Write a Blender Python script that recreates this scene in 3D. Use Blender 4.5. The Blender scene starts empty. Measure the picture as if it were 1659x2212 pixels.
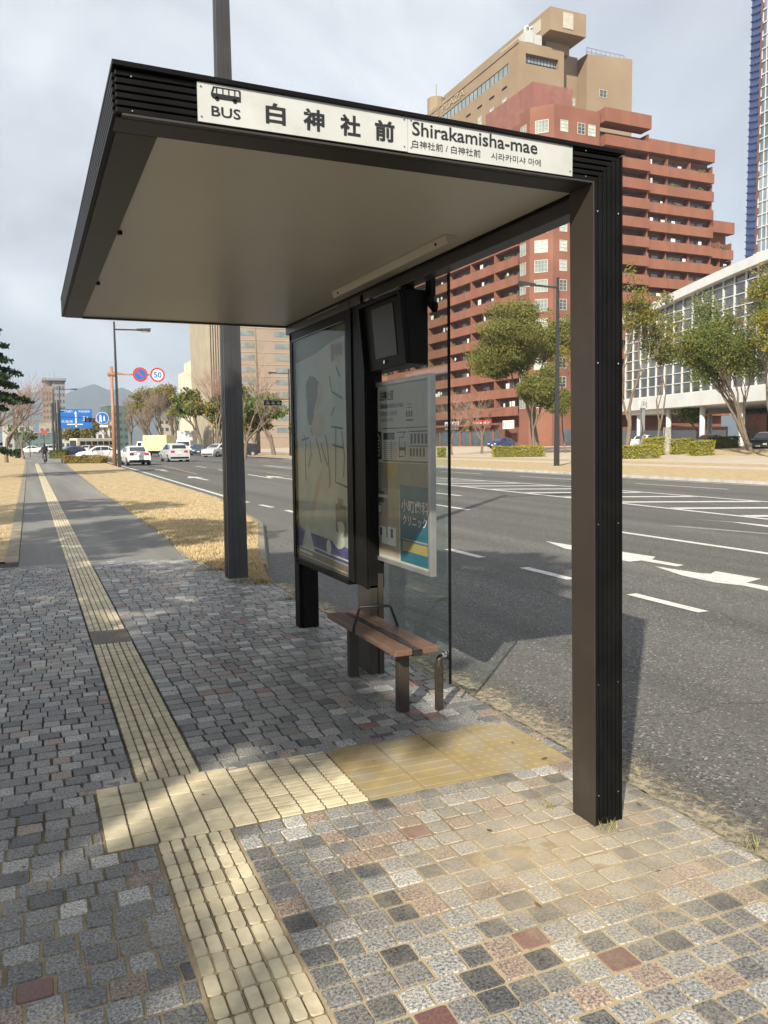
import bpy, bmesh, math, random
import numpy as np
from mathutils import Vector, Matrix
rad = math.radians
SC = bpy.context.scene
COL = SC.collection
random.seed(7)
RNG = np.random.default_rng(11)

# ------------------------------------------------------------------ camera
CAM = Vector((0, 0, 1.6)); YAW, PITCH, ROLL, FOC = rad(23.566581), rad(-4.960838), rad(-0.634904), 1747.95
_f = Vector((math.sin(YAW)*math.cos(PITCH), math.cos(YAW)*math.cos(PITCH), math.sin(PITCH)))
_r0 = Vector((math.cos(YAW), -math.sin(YAW), 0)); _u0 = _r0.cross(_f)
_r = _r0*math.cos(ROLL)+_u0*math.sin(ROLL); _u = -_r0*math.sin(ROLL)+_u0*math.cos(ROLL)
cd = bpy.data.cameras.new('camera'); cam = bpy.data.objects.new('camera', cd); COL.objects.link(cam)
cam.matrix_world = Matrix(((_r.x, _u.x, -_f.x, CAM.x), (_r.y, _u.y, -_f.y, CAM.y), (_r.z, _u.z, -_f.z, CAM.z), (0, 0, 0, 1)))
cd.sensor_fit = 'VERTICAL'; cd.sensor_height = 36; cd.lens = FOC/2212*36; cd.clip_start = 0.05; cd.clip_end = 20000
SC.camera = cam

# ------------------------------------------------------------------ light
SUN_DIR = Vector((0.585, 0.622, -0.535)).normalized()          # the way the light travels
elev = math.asin(-SUN_DIR.z); az = math.atan2(-SUN_DIR.x, -SUN_DIR.y)
w = bpy.data.worlds.new('World'); SC.world = w; w.use_nodes = True
nt = w.node_tree; N = nt.nodes; L = nt.links
for n in list(N): N.remove(n)
def nd(tree, t, **k):
    n = tree.nodes.new(t)
    for a, b in k.items():
        if a.startswith('i_'): n.inputs[a[2:].replace('_', ' ')].default_value = b
        else: setattr(n, a, b)
    return n
out = nd(nt, 'ShaderNodeOutputWorld'); bg = nd(nt, 'ShaderNodeBackground'); bg.inputs[1].default_value = 0.125
sky = nd(nt, 'ShaderNodeTexSky', sky_type='NISHITA', sun_disc=False, sun_elevation=elev, sun_rotation=az)
sky.air_density = 1.0; sky.dust_density = 1.5
tc = nd(nt, 'ShaderNodeTexCoord')
mp = nd(nt, 'ShaderNodeMapping'); mp.inputs['Scale'].default_value = (1, 1, 1.6); mp.inputs['Location'].default_value = (0.35, 0.1, 0.2)
n1 = nd(nt, 'ShaderNodeTexNoise', i_Scale=2.6, i_Detail=6.0, i_Roughness=0.52, i_Distortion=0.45)
r1 = nd(nt, 'ShaderNodeValToRGB')
e = r1.color_ramp.elements; e[0].position = 0.30; e[0].color = (2.6, 2.75, 3.0, 1); e[1].position = 0.66; e[1].color = (6.0, 6.05, 6.1, 1)
m1 = e.new(0.5); m1.color = (3.95, 4.15, 4.45, 1)
n2 = nd(nt, 'ShaderNodeTexNoise', i_Scale=1.6, i_Detail=6.0, i_Roughness=0.5)
r2 = nd(nt, 'ShaderNodeValToRGB'); e = r2.color_ramp.elements; e[0].position = 0.35; e[0].color = (.84, .84, .84, 1); e[1].position = 0.62; e[1].color = (1, 1, 1, 1)
mix = nd(nt, 'ShaderNodeMixRGB')
L.new(tc.outputs['Generated'], mp.inputs[0]); L.new(mp.outputs[0], n1.inputs[0]); L.new(mp.outputs[0], n2.inputs[0])
L.new(n1.outputs[0], r1.inputs[0]); L.new(n2.outputs[0], r2.inputs[0]); L.new(r2.outputs[0], mix.inputs[0])
L.new(sky.outputs[0], mix.inputs[1]); L.new(r1.outputs[0], mix.inputs[2]); sz = nd(nt, 'ShaderNodeSeparateXYZ'); L.new(tc.outputs['Generated'], sz.inputs[0]); gz = nd(nt, 'ShaderNodeMapRange'); gz.inputs[1].default_value = 0; gz.inputs[2].default_value = .5; gz.inputs[3].default_value = 1.16; gz.inputs[4].default_value = .92; L.new(sz.outputs[2], gz.inputs[0])
sc_ = nd(nt, 'ShaderNodeVectorMath', operation='SCALE'); L.new(mix.outputs[0], sc_.inputs[0]); L.new(gz.outputs[0], sc_.inputs['Scale']); L.new(sc_.outputs[0], bg.inputs[0]); L.new(bg.outputs[0], out.inputs[0])
sd = bpy.data.lights.new('sun', 'SUN'); sd.energy = 5.0; sd.angle = rad(0.6); sd.color = (1.0, 0.92, 0.77)
sun = bpy.data.objects.new('sun', sd); COL.objects.link(sun); sun.rotation_euler = SUN_DIR.to_track_quat('-Z', 'Y').to_euler()
vs = SC.view_settings; vs.view_transform = 'Standard'; vs.look = 'None'; vs.exposure = 0.70; vs.gamma = 1.0; vs.use_curve_mapping = False
SC.cycles.max_bounces = 6; SC.cycles.transparent_max_bounces = 12; SC.cycles.caustics_reflective = False; SC.cycles.caustics_refractive = False

# ------------------------------------------------------------------ helpers
def ray(px, py): return _f+_r*((px-829.5)/FOC)-_u*((py-1106)/FOC)
def dep(px, d, z=None, py=955):
    "ground position seen in column px, d metres in front of the camera"
    q = CAM+ray(px, py)*d
    return Vector((q.x, q.y, q.z if z is None else z))
def far_z(x, y=0):
    t = min(max((x-45)/25, 0), 1); return 0.6*t*t*(3-2*t)

class MB:
    def __init__(s): s.v = []; s.f = []; s.m = []; s.c = []
    def cut(s): s.c.append((len(s.v), len(s.f))); return s
    def add(s, vs, fs, m=0):
        b = len(s.v); s.v += [tuple(v) for v in vs]; s.f += [tuple(b+i for i in f) for f in fs]; s.m += [m]*len(fs); return s
    def box(s, x0, x1, y0, y1, z0, z1, m=0):
        return s.add([(x0,y0,z0),(x1,y0,z0),(x1,y1,z0),(x0,y1,z0),(x0,y0,z1),(x1,y0,z1),(x1,y1,z1),(x0,y1,z1)],
                     [(0,3,2,1),(4,5,6,7),(0,1,5,4),(1,2,6,5),(2,3,7,6),(3,0,4,7)], m)
    def hexa(s, vs, m=0):
        return s.add(vs, [(0,3,2,1),(4,5,6,7),(0,1,5,4),(1,2,6,5),(2,3,7,6),(3,0,4,7)], m)
    def obox(s, c, ax, ay, az, m=0):
        "box at centre c with half vectors"
        c, ax, ay, az = Vector(c), Vector(ax), Vector(ay), Vector(az)
        return s.hexa([c-ax-ay-az, c+ax-ay-az, c+ax+ay-az, c-ax+ay-az, c-ax-ay+az, c+ax-ay+az, c+ax+ay+az, c-ax+ay+az], m)
    def bar(s, p, q, wd, ht, m=0, up=(0,0,1)):
        p, q = Vector(p), Vector(q); d = q-p; n = d.normalized(); up = Vector(up)
        if abs(n.dot(up)) > .98: up = Vector((0, 1, 0))
        a = n.cross(up).normalized(); b = a.cross(n)
        return s.obox((p+q)/2, a*wd/2, d/2, b*ht/2, m)
    def tube(s, pts, rs, n=8, m=0, caps=True):
        pts = [Vector(p) for p in pts]; ring = []; b = len(s.v); prev = None
        for i, p in enumerate(pts):
            d = (pts[min(i+1, len(pts)-1)]-pts[max(i-1, 0)])
            d = d.normalized() if d.length > 1e-9 else Vector((0,0,1))
            if prev is None:
                a = d.orthogonal().normalized()
            else:
                a = prev-d*prev.dot(d); a = a.normalized() if a.length > 1e-6 else d.orthogonal().normalized()
            prev = a; c = d.cross(a); r = rs[i] if isinstance(rs, (list, tuple)) else rs
            for k in range(n):
                t = 2*math.pi*k/n; s.v.append(tuple(p+a*(r*math.cos(t))+c*(r*math.sin(t))))
        for i in range(len(pts)-1):
            for k in range(n):
                s.f.append((b+i*n+k, b+i*n+(k+1)%n, b+(i+1)*n+(k+1)%n, b+(i+1)*n+k)); s.m.append(m)
        if caps:
            s.f.append(tuple(b+k for k in reversed(range(n)))); s.m.append(m)
            e = b+(len(pts)-1)*n; s.f.append(tuple(e+k for k in range(n))); s.m.append(m)
        return s
    def prism(s, poly, o, u, v, nrm, th, m=0):
        "flat outline poly (2D) on plane o,u,v, thickness th along nrm"
        o, u, v, nrm = Vector(o), Vector(u), Vector(v), Vector(nrm); k = len(poly)
        a = [o+u*x+v*y for x, y in poly]; bvs = [p+nrm*th for p in a]
        return s.add(a+bvs, [tuple(reversed(range(k))), tuple(range(k, 2*k))]+[(i, (i+1)%k, k+(i+1)%k, k+i) for i in range(k)], m)
    def zprism(s, poly, z0, z1, m=0): return s.prism(poly, (0,0,z0), (1,0,0), (0,1,0), (0,0,1), z1-z0, m)
    def build(s, name, mats, parent=None, smooth=False, bevel=0.0, normals=True):
        me = bpy.data.meshes.new(name); me.from_pydata(s.v, [], s.f)
        mats = mats if isinstance(mats, (list, tuple)) else [mats]
        for q in mats: me.materials.append(q)
        if len(mats) > 1: me.polygons.foreach_set('material_index', s.m)
        if smooth: me.polygons.foreach_set('use_smooth', [True]*len(me.polygons))
        me.update()
        if normals:
            bm = bmesh.new(); bm.from_mesh(me); bmesh.ops.recalc_face_normals(bm, faces=bm.faces); bm.to_mesh(me); bm.free()
        o = bpy.data.objects.new(name, me); COL.objects.link(o); o.parent = parent
        if bevel:
            md = o.modifiers.new('bevel', 'BEVEL'); md.width = bevel; md.segments = 2; md.limit_method = 'ANGLE'; md.angle_limit = rad(40)
        return o

def each(mb, name, mats, parent, fin=None, most=100, **k):
    "every piece between two cuts becomes a part of its own; past `most` the rest is one stuff part"
    cs = [(0, 0)]+mb.c+[(len(mb.v), len(mb.f))]; cs = [c for i, c in enumerate(cs) if i == 0 or c != cs[i-1]]; out = []
    for i in range(len(cs)-1):
        last = i == most-1 and len(cs)-1 > most
        (v0, f0), (v1, f1) = cs[i], (cs[-1] if last else cs[i+1]); q = MB(); q.v = mb.v[v0:v1]; q.f = [tuple(a-v0 for a in f) for f in mb.f[f0:f1]]; q.m = mb.m[f0:f1]
        o = q.build(name, mats, parent, **k); out.append(o)
        if fin: fin(o)
        if last: o['kind'] = 'stuff'; break
    return out

def thing(name, label, cat, loc=(0,0,0), rz=0, group=None):
    o = bpy.data.objects.new(name, None); COL.objects.link(o); o.location = loc; o.rotation_euler = (0, 0, rz)
    o.empty_display_size = 0.2
    return tag(o, label, cat, group)
def tag(o, label, cat, group=None):
    o['label'] = label; o['category'] = cat
    if group: o['group'] = group
    return o
def struct(o, kind='structure'): o['kind'] = kind; return o
def copy_tree(o, parent=None):
    c = o.copy(); COL.objects.link(c); c.parent = parent
    for ch in list(o.children): copy_tree(ch, c)
    return c
def dup(o, loc, rz=0, label=None, scale=None, group=None):
    c = copy_tree(o); c.location = loc; c.rotation_euler = (0, 0, rz)
    if label: c['label'] = label
    if group: c['group'] = group
    if scale is not None: c.scale = (scale,)*3
    return c

# ------------------------------------------------------------------ materials
def mat(name, c1, c2=None, rough=0.6, scale=4.0, detail=5.0, metal=0.0, spec=0.5, bump=0.0, bscale=None, bdist=0.01, coat=0.0, island=0.0,
        stain=None, stain_scale=1.0, stain_lo=.5, stain_hi=.7, emit=None, estr=0.0, stretch=(1,1,1), contrast=(.35,.65), sheen=0, trans=0.0):
    m = bpy.data.materials.new(name); m.use_nodes = True; t = m.node_tree; b = t.nodes['Principled BSDF']
    b.inputs['Roughness'].default_value = rough; b.inputs['Metallic'].default_value = metal; b.inputs['Specular IOR Level'].default_value = spec
    if coat: b.inputs['Coat Weight'].default_value = coat; b.inputs['Coat Roughness'].default_value = 0.03
    c2 = c2 or tuple(x*.8 for x in c1)
    tcn = nd(t, 'ShaderNodeTexCoord'); mpn = nd(t, 'ShaderNodeMapping'); mpn.inputs['Scale'].default_value = stretch
    t.links.new(tcn.outputs['Object'], mpn.inputs[0])
    nz = nd(t, 'ShaderNodeTexNoise', i_Scale=scale, i_Detail=detail); t.links.new(mpn.outputs[0], nz.inputs[0])
    rp = nd(t, 'ShaderNodeValToRGB'); q = rp.color_ramp.elements
    q[0].position, q[1].position = contrast; q[0].color = (*c1, 1); q[1].color = (*c2, 1); t.links.new(nz.outputs[0], rp.inputs[0])
    col = rp.outputs[0]
    if island:
        g = nd(t, 'ShaderNodeNewGeometry'); mr = nd(t, 'ShaderNodeMapRange'); mr.inputs[3].default_value = 1-island; mr.inputs[4].default_value = 1+island
        t.links.new(g.outputs['Random Per Island'], mr.inputs[0]); mm = nd(t, 'ShaderNodeVectorMath', operation='SCALE')
        t.links.new(col, mm.inputs[0]); t.links.new(mr.outputs[0], mm.inputs['Scale']); col = mm.outputs[0]
    if stain:
        n3 = nd(t, 'ShaderNodeTexNoise', i_Scale=stain_scale, i_Detail=6.0, i_Roughness=.6); t.links.new(tcn.outputs['Object'], n3.inputs[0])
        mr = nd(t, 'ShaderNodeMapRange'); mr.inputs[1].default_value = stain_lo; mr.inputs[2].default_value = stain_hi; t.links.new(n3.outputs[0], mr.inputs[0])
        mx = nd(t, 'ShaderNodeMixRGB'); mx.inputs[2].default_value = (*stain, 1); t.links.new(mr.outputs[0], mx.inputs[0]); t.links.new(col, mx.inputs[1]); col = mx.outputs[0]
    t.links.new(col, b.inputs['Base Color'])
    if bump:
        nb = nd(t, 'ShaderNodeTexNoise', i_Scale=bscale or scale*4, i_Detail=4.0); t.links.new(mpn.outputs[0], nb.inputs[0])
        bp = nd(t, 'ShaderNodeBump', i_Strength=bump, i_Distance=bdist); t.links.new(nb.outputs[0], bp.inputs['Height']); t.links.new(bp.outputs[0], b.inputs['Normal'])
    if emit: b.inputs['Emission Color'].default_value = (*emit, 1); b.inputs['Emission Strength'].default_value = estr
    if trans:
        tr = nd(t, 'ShaderNodeBsdfTranslucent'); t.links.new(col, tr.inputs[0]); ms = nd(t, 'ShaderNodeMixShader'); ms.inputs[0].default_value = trans
        t.links.new(b.outputs[0], ms.inputs[1]); t.links.new(tr.outputs[0], ms.inputs[2]); t.links.new(ms.outputs[0], t.nodes['Material Output'].inputs[0])
    return m
def glass_mat(name, tint, lo=0.03, hi=.6, rough=0.02):
    m = bpy.data.materials.new(name); m.use_nodes = True; t = m.node_tree; t.nodes.remove(t.nodes['Principled BSDF'])
    tr = nd(t, 'ShaderNodeBsdfTransparent'); tr.inputs[0].default_value = (*tint, 1)
    gl = nd(t, 'ShaderNodeBsdfGlossy'); gl.inputs['Roughness'].default_value = rough; gl.inputs[0].default_value = (.95, 1, .98, 1)
    lw = nd(t, 'ShaderNodeLayerWeight', i_Blend=.5); pw = nd(t, 'ShaderNodeMath', operation='POWER'); pw.inputs[1].default_value = 5.0; t.links.new(lw.outputs['Facing'], pw.inputs[0]); fr = nd(t, 'ShaderNodeMapRange'); fr.inputs[3].default_value = lo; fr.inputs[4].default_value = hi; t.links.new(pw.outputs[0], fr.inputs[0])
    tcn = nd(t, 'ShaderNodeTexCoord'); nz = nd(t, 'ShaderNodeTexNoise', i_Scale=1.3, i_Detail=3.0); t.links.new(tcn.outputs['Object'], nz.inputs[0])
    bp = nd(t, 'ShaderNodeBump', i_Strength=.04, i_Distance=.02); t.links.new(nz.outputs[0], bp.inputs['Height']); t.links.new(bp.outputs[0], gl.inputs['Normal'])
    mx = nd(t, 'ShaderNodeMixShader'); t.links.new(fr.outputs[0], mx.inputs[0]); t.links.new(tr.outputs[0], mx.inputs[1]); t.links.new(gl.outputs[0], mx.inputs[2])
    t.links.new(mx.outputs[0], t.nodes['Material Output'].inputs[0]); return m

M = {}
M['bronze'] = mat('bronze_paint', (.034,.0265,.020), (.028,.022,.017), rough=.45, scale=3, bump=.05, bscale=60, stain=(.052,.043,.034), stain_scale=2.5, stain_lo=.58, stain_hi=.8)
M['black'] = mat('black_aluminium', (.006,.006,.006), (.009,.009,.009), rough=.4, scale=8, spec=.06)
M['charcoal'] = mat('charcoal_paint', (.026,.026,.028), (.034,.034,.036), rough=.4, scale=6)
M['ceil'] = mat('ceiling_panel', (.56,.525,.445), (.53,.49,.415), rough=.35, scale=.8, spec=.5, stain=(.50,.455,.37), stain_scale=.7, stain_lo=.5, stain_hi=.85)
M['cream'] = mat('cream_cover', (.46,.43,.36), (.43,.40,.33), rough=.45, scale=3)
M['white'] = mat('white_panel', (.455,.465,.455), (.41,.42,.405), rough=.3, scale=5, coat=.25, stain=(.37,.365,.33), stain_scale=9, stain_lo=.55, stain_hi=.8)
M['ink'] = mat('black_ink', (.012,.012,.014), rough=.4)
M['grey_ink'] = mat('grey_ink', (.10,.10,.10), rough=.5)
M['paper'] = mat('board_paper', (.50,.49,.45), (.44,.43,.39), rough=.6, scale=5)
M['silver'] = mat('brushed_aluminium', (.36,.365,.36), (.31,.315,.31), rough=.38, metal=.7, scale=9)
M['steel'] = mat('polished_steel', (.7,.7,.7), rough=.18, metal=1.0)
M['wood'] = mat('bench_wood', (.155,.085,.055), (.105,.058,.037), rough=.5, scale=14, stretch=(6,.5,6), bump=.25, bscale=50)
M['pane'] = glass_mat('clear_pane', (.90,.945,.93), .05, .6); M['poster_pane'] = glass_mat('poster_pane', (.93,.94,.93), .015, .3)
M['screen'] = mat('dark_screen', (.012,.013,.011), (.022,.024,.019), rough=.35, scale=16, stretch=(1,.6,7), spec=.25)
M['yellow_tile'] = mat('cream_tactile_tile', (.57,.495,.345), (.48,.415,.28), rough=.75, scale=20, bump=.3, bscale=150, bdist=.003, island=.14, stain=(.36,.30,.20), stain_scale=6.0, stain_lo=.52, stain_hi=.8)
M['ochre_tile'] = mat('ochre_tactile_tile', (.31,.235,.11), (.235,.175,.08), rough=.85, scale=9, bump=.25, bscale=120, bdist=.003, stain=(.29,.25,.17), stain_scale=4.5, stain_lo=.46, stain_hi=.64)
M['brown_plate'] = mat('brown_ribbed_plate', (.095,.072,.045), (.07,.052,.034), rough=.6, scale=25)
M['concrete'] = mat('pale_concrete', (.42,.40,.36), (.34,.325,.29), rough=.85, scale=3, bump=.2, bscale=60, stain=(.24,.23,.2), stain_scale=2, stain_lo=.5, stain_hi=.75)
M['white_line'] = mat('road_paint', (.60,.59,.55), (.47,.46,.43), rough=.8, scale=8, stain=(.30,.295,.28), stain_scale=30, stain_lo=.55, stain_hi=.7, bump=.3, bscale=200, bdist=.003)
M['worn_line'] = mat('worn_road_paint', (.26,.26,.25), (.17,.17,.165), rough=.85, scale=25)
M['orange_line'] = mat('orange_road_paint', (.42,.24,.13), (.33,.2,.12), rough=.8, scale=8)
M['chip'] = mat('glassy_black', (.012,.014,.016), rough=.08, coat=1)
M['tyre'] = mat('tyre_rubber', (.016,.016,.016), rough=.8); M['rim'] = mat('alloy_rim', (.42,.42,.43), rough=.35, metal=.6)
M['lamp_lens'] = mat('lamp_lens', (.55,.56,.55), rough=.25); M['red_lens'] = mat('red_tail_lens', (.42,.03,.03), rough=.2, coat=.6)
M['plate'] = mat('number_plate', (.7,.7,.68), rough=.5)
M['bark'] = mat('grey_bark', (.19,.15,.11), (.12,.095,.07), rough=.9, scale=6, stretch=(3,3,.6), bump=.6, bscale=14, bdist=.04)
M['twig'] = mat('brown_twig', (.23,.165,.125), (.17,.12,.09), rough=.9, scale=3)
M['redtwig'] = mat('reddish_twig', (.30,.185,.14), (.22,.135,.105), rough=.9, scale=2)
def leaf(name, a, b, isl=.22): return mat(name, a, b, rough=.7, scale=.5, spec=.12, island=isl, trans=.25)
M['leaf_dark'] = leaf('dark_needles', (.026,.050,.028), (.045,.075,.034))
M['leaf_olive'] = leaf('olive_leaves', (.125,.142,.040), (.205,.20,.053))
M['leaf_green'] = leaf('green_leaves', (.085,.135,.035), (.15,.185,.05))
M['leaf_yellow'] = leaf('yellow_leaves', (.30,.215,.035), (.20,.185,.04))
M['leaf_mix'] = leaf('mixed_leaves', (.17,.165,.05), (.27,.21,.06))
M['leaf_hedge'] = leaf('hedge_leaves', (.25,.25,.04), (.37,.335,.055))
M['leaf_brown'] = leaf('bronze_hedge_leaves', (.34,.20,.065), (.24,.18,.05))
M['leaf_deep'] = leaf('deep_hedge_leaves', (.06,.085,.025), (.11,.125,.035))
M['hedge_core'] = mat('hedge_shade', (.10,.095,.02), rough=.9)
for n_, c_ in dict(car_white=(.74,.74,.72), car_silver=(.46,.47,.48), car_blue=(.02,.04,.14), car_black=(.012,.012,.014), car_navy=(.05,.08,.12), car_grey=(.2,.21,.22),
                   truck_yellow=(.66,.62,.34), box_grey=(.55,.55,.54), bus_cream=(.7,.66,.5), orange=(.55,.18,.05), red=(.5,.03,.03)).items():
    M[n_] = mat(n_, c_, rough=.28, coat=.5, scale=2, stain=tuple(x*.75 for x in c_), stain_scale=1.5, stain_lo=.5, stain_hi=.9)
M['sign_blue'] = mat('sign_blue', (.01,.12,.42), (.012,.13,.45), rough=.4); M['sign_red'] = mat('sign_red', (.55,.035,.03), rough=.4); M['sign_white'] = mat('sign_white', (.75,.75,.73), rough=.4)
M['pole_tan'] = mat('terracotta_pole_paint', (.33,.17,.10), (.27,.14,.085), rough=.55, scale=3)
M['skin'] = mat('skin', (.42,.25,.18), rough=.6); M['cloth_black'] = mat('black_cloth', (.012,.012,.015), rough=.9); M['cloth_grey'] = mat('grey_trousers', (.16,.16,.16), rough=.9)

# ------------------------------------------------------------------ ground
def sheet(name, poly, z, m, kind='structure', sub=0):
    b = MB(); b.add([(x, y, z) for x, y in poly], [tuple(range(len(poly)))]); o = b.build(name, m, normals=False)
    return struct(o, kind)
def asphalt(name, dark, light, chip, sc=1.0, stain=(.075,.073,.07)):
    m = bpy.data.materials.new(name); m.use_nodes = True; t = m.node_tree; b = t.nodes['Principled BSDF']; b.inputs['Roughness'].default_value = .85
    b.inputs['Specular IOR Level'].default_value = .3
    tcn = nd(t, 'ShaderNodeTexCoord')
    v = nd(t, 'ShaderNodeTexVoronoi', i_Scale=90*sc); t.links.new(tcn.outputs['Object'], v.inputs[0])
    sep = nd(t, 'ShaderNodeSeparateColor'); t.links.new(v.outputs['Color'], sep.inputs[0])
    rp = nd(t, 'ShaderNodeValToRGB'); q = rp.color_ramp.elements; q[0].position = 0; q[0].color = (*dark, 1); q[1].position = 1; q[1].color = (*chip, 1)
    k = q.new(.45); k.color = (*light, 1); k = q.new(.93); k.color = tuple(x*1.25 for x in light)+(1,)
    t.links.new(sep.outputs[0], rp.inputs[0])
    big = nd(t, 'ShaderNodeTexNoise', i_Scale=.45, i_Detail=6.0, i_Roughness=.65); t.links.new(tcn.outputs['Object'], big.inputs[0])
    mr = nd(t, 'ShaderNodeMapRange'); mr.inputs[1].default_value = .42; mr.inputs[2].default_value = .72; mr.inputs[4].default_value = .55; t.links.new(big.outputs[0], mr.inputs[0])
    mx = nd(t, 'ShaderNodeMixRGB'); mx.inputs[2].default_value = (*stain, 1); t.links.new(mr.outputs[0], mx.inputs[0]); t.links.new(rp.outputs[0], mx.inputs[1])
    mpw = nd(t, 'ShaderNodeMapping'); mpw.inputs['Scale'].default_value = (1.1, .05, 1); t.links.new(tcn.outputs['Object'], mpw.inputs[0])
    nw = nd(t, 'ShaderNodeTexNoise', i_Scale=1.0, i_Detail=4.0); t.links.new(mpw.outputs[0], nw.inputs[0]); mw = nd(t, 'ShaderNodeMapRange'); mw.inputs[1].default_value = .3; mw.inputs[2].default_value = .7; mw.inputs[3].default_value = .72; mw.inputs[4].default_value = 1.16; t.links.new(nw.outputs[0], mw.inputs[0])
    vw = nd(t, 'ShaderNodeTexVoronoi', feature='DISTANCE_TO_EDGE', i_Scale=.16); nwz = nd(t, 'ShaderNodeTexNoise', i_Scale=.8, i_Detail=6.0); t.links.new(tcn.outputs['Object'], nwz.inputs[0]); aw = nd(t, 'ShaderNodeVectorMath', operation='ADD'); t.links.new(tcn.outputs['Object'], aw.inputs[0]); t.links.new(nwz.outputs['Color'], aw.inputs[1]); t.links.new(aw.outputs[0], vw.inputs[0])
    cw = nd(t, 'ShaderNodeMapRange'); cw.inputs[1].default_value = .0; cw.inputs[2].default_value = .0022; cw.inputs[3].default_value = .62; t.links.new(vw.outputs['Distance'], cw.inputs[0]); mm2 = nd(t, 'ShaderNodeMath', operation='MULTIPLY'); t.links.new(mw.outputs[0], mm2.inputs[0]); t.links.new(cw.outputs[0], mm2.inputs[1])
    sw = nd(t, 'ShaderNodeVectorMath', operation='SCALE'); t.links.new(mx.outputs[0], sw.inputs[0]); t.links.new(mm2.outputs[0], sw.inputs['Scale']); t.links.new(sw.outputs[0], b.inputs['Base Color'])
    bp = nd(t, 'ShaderNodeBump', i_Strength=.55, i_Distance=.006); t.links.new(v.outputs['Distance'], bp.inputs['Height']); t.links.new(bp.outputs[0], b.inputs['Normal'])
    return m
M['road'] = asphalt('road_asphalt', (.05,.049,.047), (.112,.109,.102), (.36,.345,.31), .9, stain=(.125,.119,.11))
M['path'] = asphalt('path_asphalt', (.14,.137,.13), (.19,.185,.173), (.28,.27,.25), 1.6, stain=(.215,.205,.185))
M['kerbstone'] = mat('weathered_kerb', (.20,.19,.165), (.15,.142,.125), rough=.9, scale=3, stain=(.30,.235,.14), stain_scale=2.5, stain_lo=.45, stain_hi=.65)
M['dry'] = mat('dry_turf', (.45,.345,.195), (.36,.27,.145), rough=.95, scale=3, detail=8, bump=.5, bscale=60, bdist=.03, stain=(.27,.205,.11), stain_scale=2.2, stain_lo=.5, stain_hi=.72)
M['blade'] = mat('straw_blade', (.52,.405,.23), (.42,.325,.175), rough=.9, scale=2, island=.3)
M['blade_green'] = mat('green_blade', (.15,.16,.05), (.27,.23,.085), rough=.8, scale=2, island=.3)
M['earth'] = mat('distant_ground', (.22,.20,.17), (.17,.155,.13), rough=.95, scale=.05)
M['sandy'] = mat('pale_paving', (.47,.40,.31), (.41,.345,.265), rough=.95, scale=.8, bump=.2, bscale=30)
struct(sheet('ground', [(-9000,-60),(9000,-60),(9000,9000),(-9000,9000)], -.16, M['earth']))
kerb_line = [(2.5,-20),(2.5,9.2),(2.75,10.5),(3.15,12),(4.2,16),(5.07,24),(5.35,40),(5.75,54),(6.2,80),(6.6,110),(8,300)]
road = sheet('road', kerb_line+[(26,300),(25,100),(24.3,60),(24.2,-20)], -.10, M['road'])
# kerb: a narrow concrete edge with a real step
b = MB()
for i in range(2, len(kerb_line)-1):
    (xa, ya), (xb, yb) = kerb_line[i], kerb_line[i+1]
    b.hexa([(xa-.02,ya,-.14),(xa+.14,ya,-.14),(xb+.14,yb,-.14),(xb-.02,yb,-.14),(xa-.02,ya,.004),(xa+.09,ya,-.012),(xb+.09,yb,-.012),(xb-.02,yb,.004)])
struct(b.build('kerb', M['kerbstone']))
b = MB()
for y in np.arange(-20, 130, 2.0):
    x0 = np.interp(y, [-20,60,100,300], [24.2,24.3,25,26]); x1 = np.interp(y+2, [-20,60,100,300], [24.2,24.3,25,26])
    b.hexa([(x0-.03,y,-.14),(x0+.3,y,-.14),(x1+.3,y+1.985,-.14),(x1-.03,y+1.985,-.14),(x0,y,.012),(x0+.3,y,.012),(x1+.3,y+1.985,.012),(x1,y+1.985,.012)])
struct(b.build('far_kerb', M['concrete']))
struct(sheet('path', [(-.2,11.3),(2.05,11.3),(2.12,14),(2.2,30),(2.6,60),(3.0,78),(3.6,110),(4,300),(-1.5,300),(-.5,80),(-.2,40)], -.004, M['path']))
b = MB(); b.hexa([(-.37,-.0+12.1,-.1),(-.205,12.1,-.1),(-.205,80,-.1),(-.40,80,-.1),(-.37,12.1,.012),(-.205,12.1,.012),(-.205,80,.012),(-.40,80,.012)])
struct(b.build('path_edging', M['kerbstone']))
struct(sheet('lawn', [(-60,12.3),(-.372,12.3),(-.40,80),(-1.4,300),(-60,300)], -.002, M['dry']))
vr = [(2.055,11.45),(2.15,10.6),(2.28,9.9),(2.46,8.9)]
struct(sheet('verge', vr+[(x-.021, y) for x, y in kerb_line[2:9]]+[(3.0,80),(2.6,60),(2.2,30),(2.12,14)], .002, M['dry']))
# far side of the road: turf, then pale paving, rising a little towards the buildings
def strip(name, xs, y0, y1, m, zoff=0.0, ny=2):
    b = MB(); ys = np.linspace(y0, y1, ny)
    vs = [(x, y, far_z(x)+zoff) for y in ys for x in xs]; k = len(xs)
    b.add(vs, [(j*k+i, j*k+i+1, (j+1)*k+i+1, (j+1)*k+i) for j in range(ny-1) for i in range(k-1)])
    return struct(b.build(name, m, normals=False))
strip('far_verge', [24.6, 29, 33.5], -20, 130, M['dry'], .0)
strip('far_pavement', [33.5, 40, 45, 50, 55, 60, 65, 70, 90, 140, 240], -20, 320, M['sandy'], .0)
strip('far_lawn', [36.5, 40.2], 20, 75, M['dry'], .006)
b = MB(); b.add([(x, y, far_z(x)+.012+ (.30 if 0 < i < 3 else 0)) for y in (44,64) for i, x in enumerate((53.5,56.5,63,66))], [(0,1,5,4),(1,2,6,5),(2,3,7,6)])
struct(b.build('mound', M['dry'], normals=False))

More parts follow.
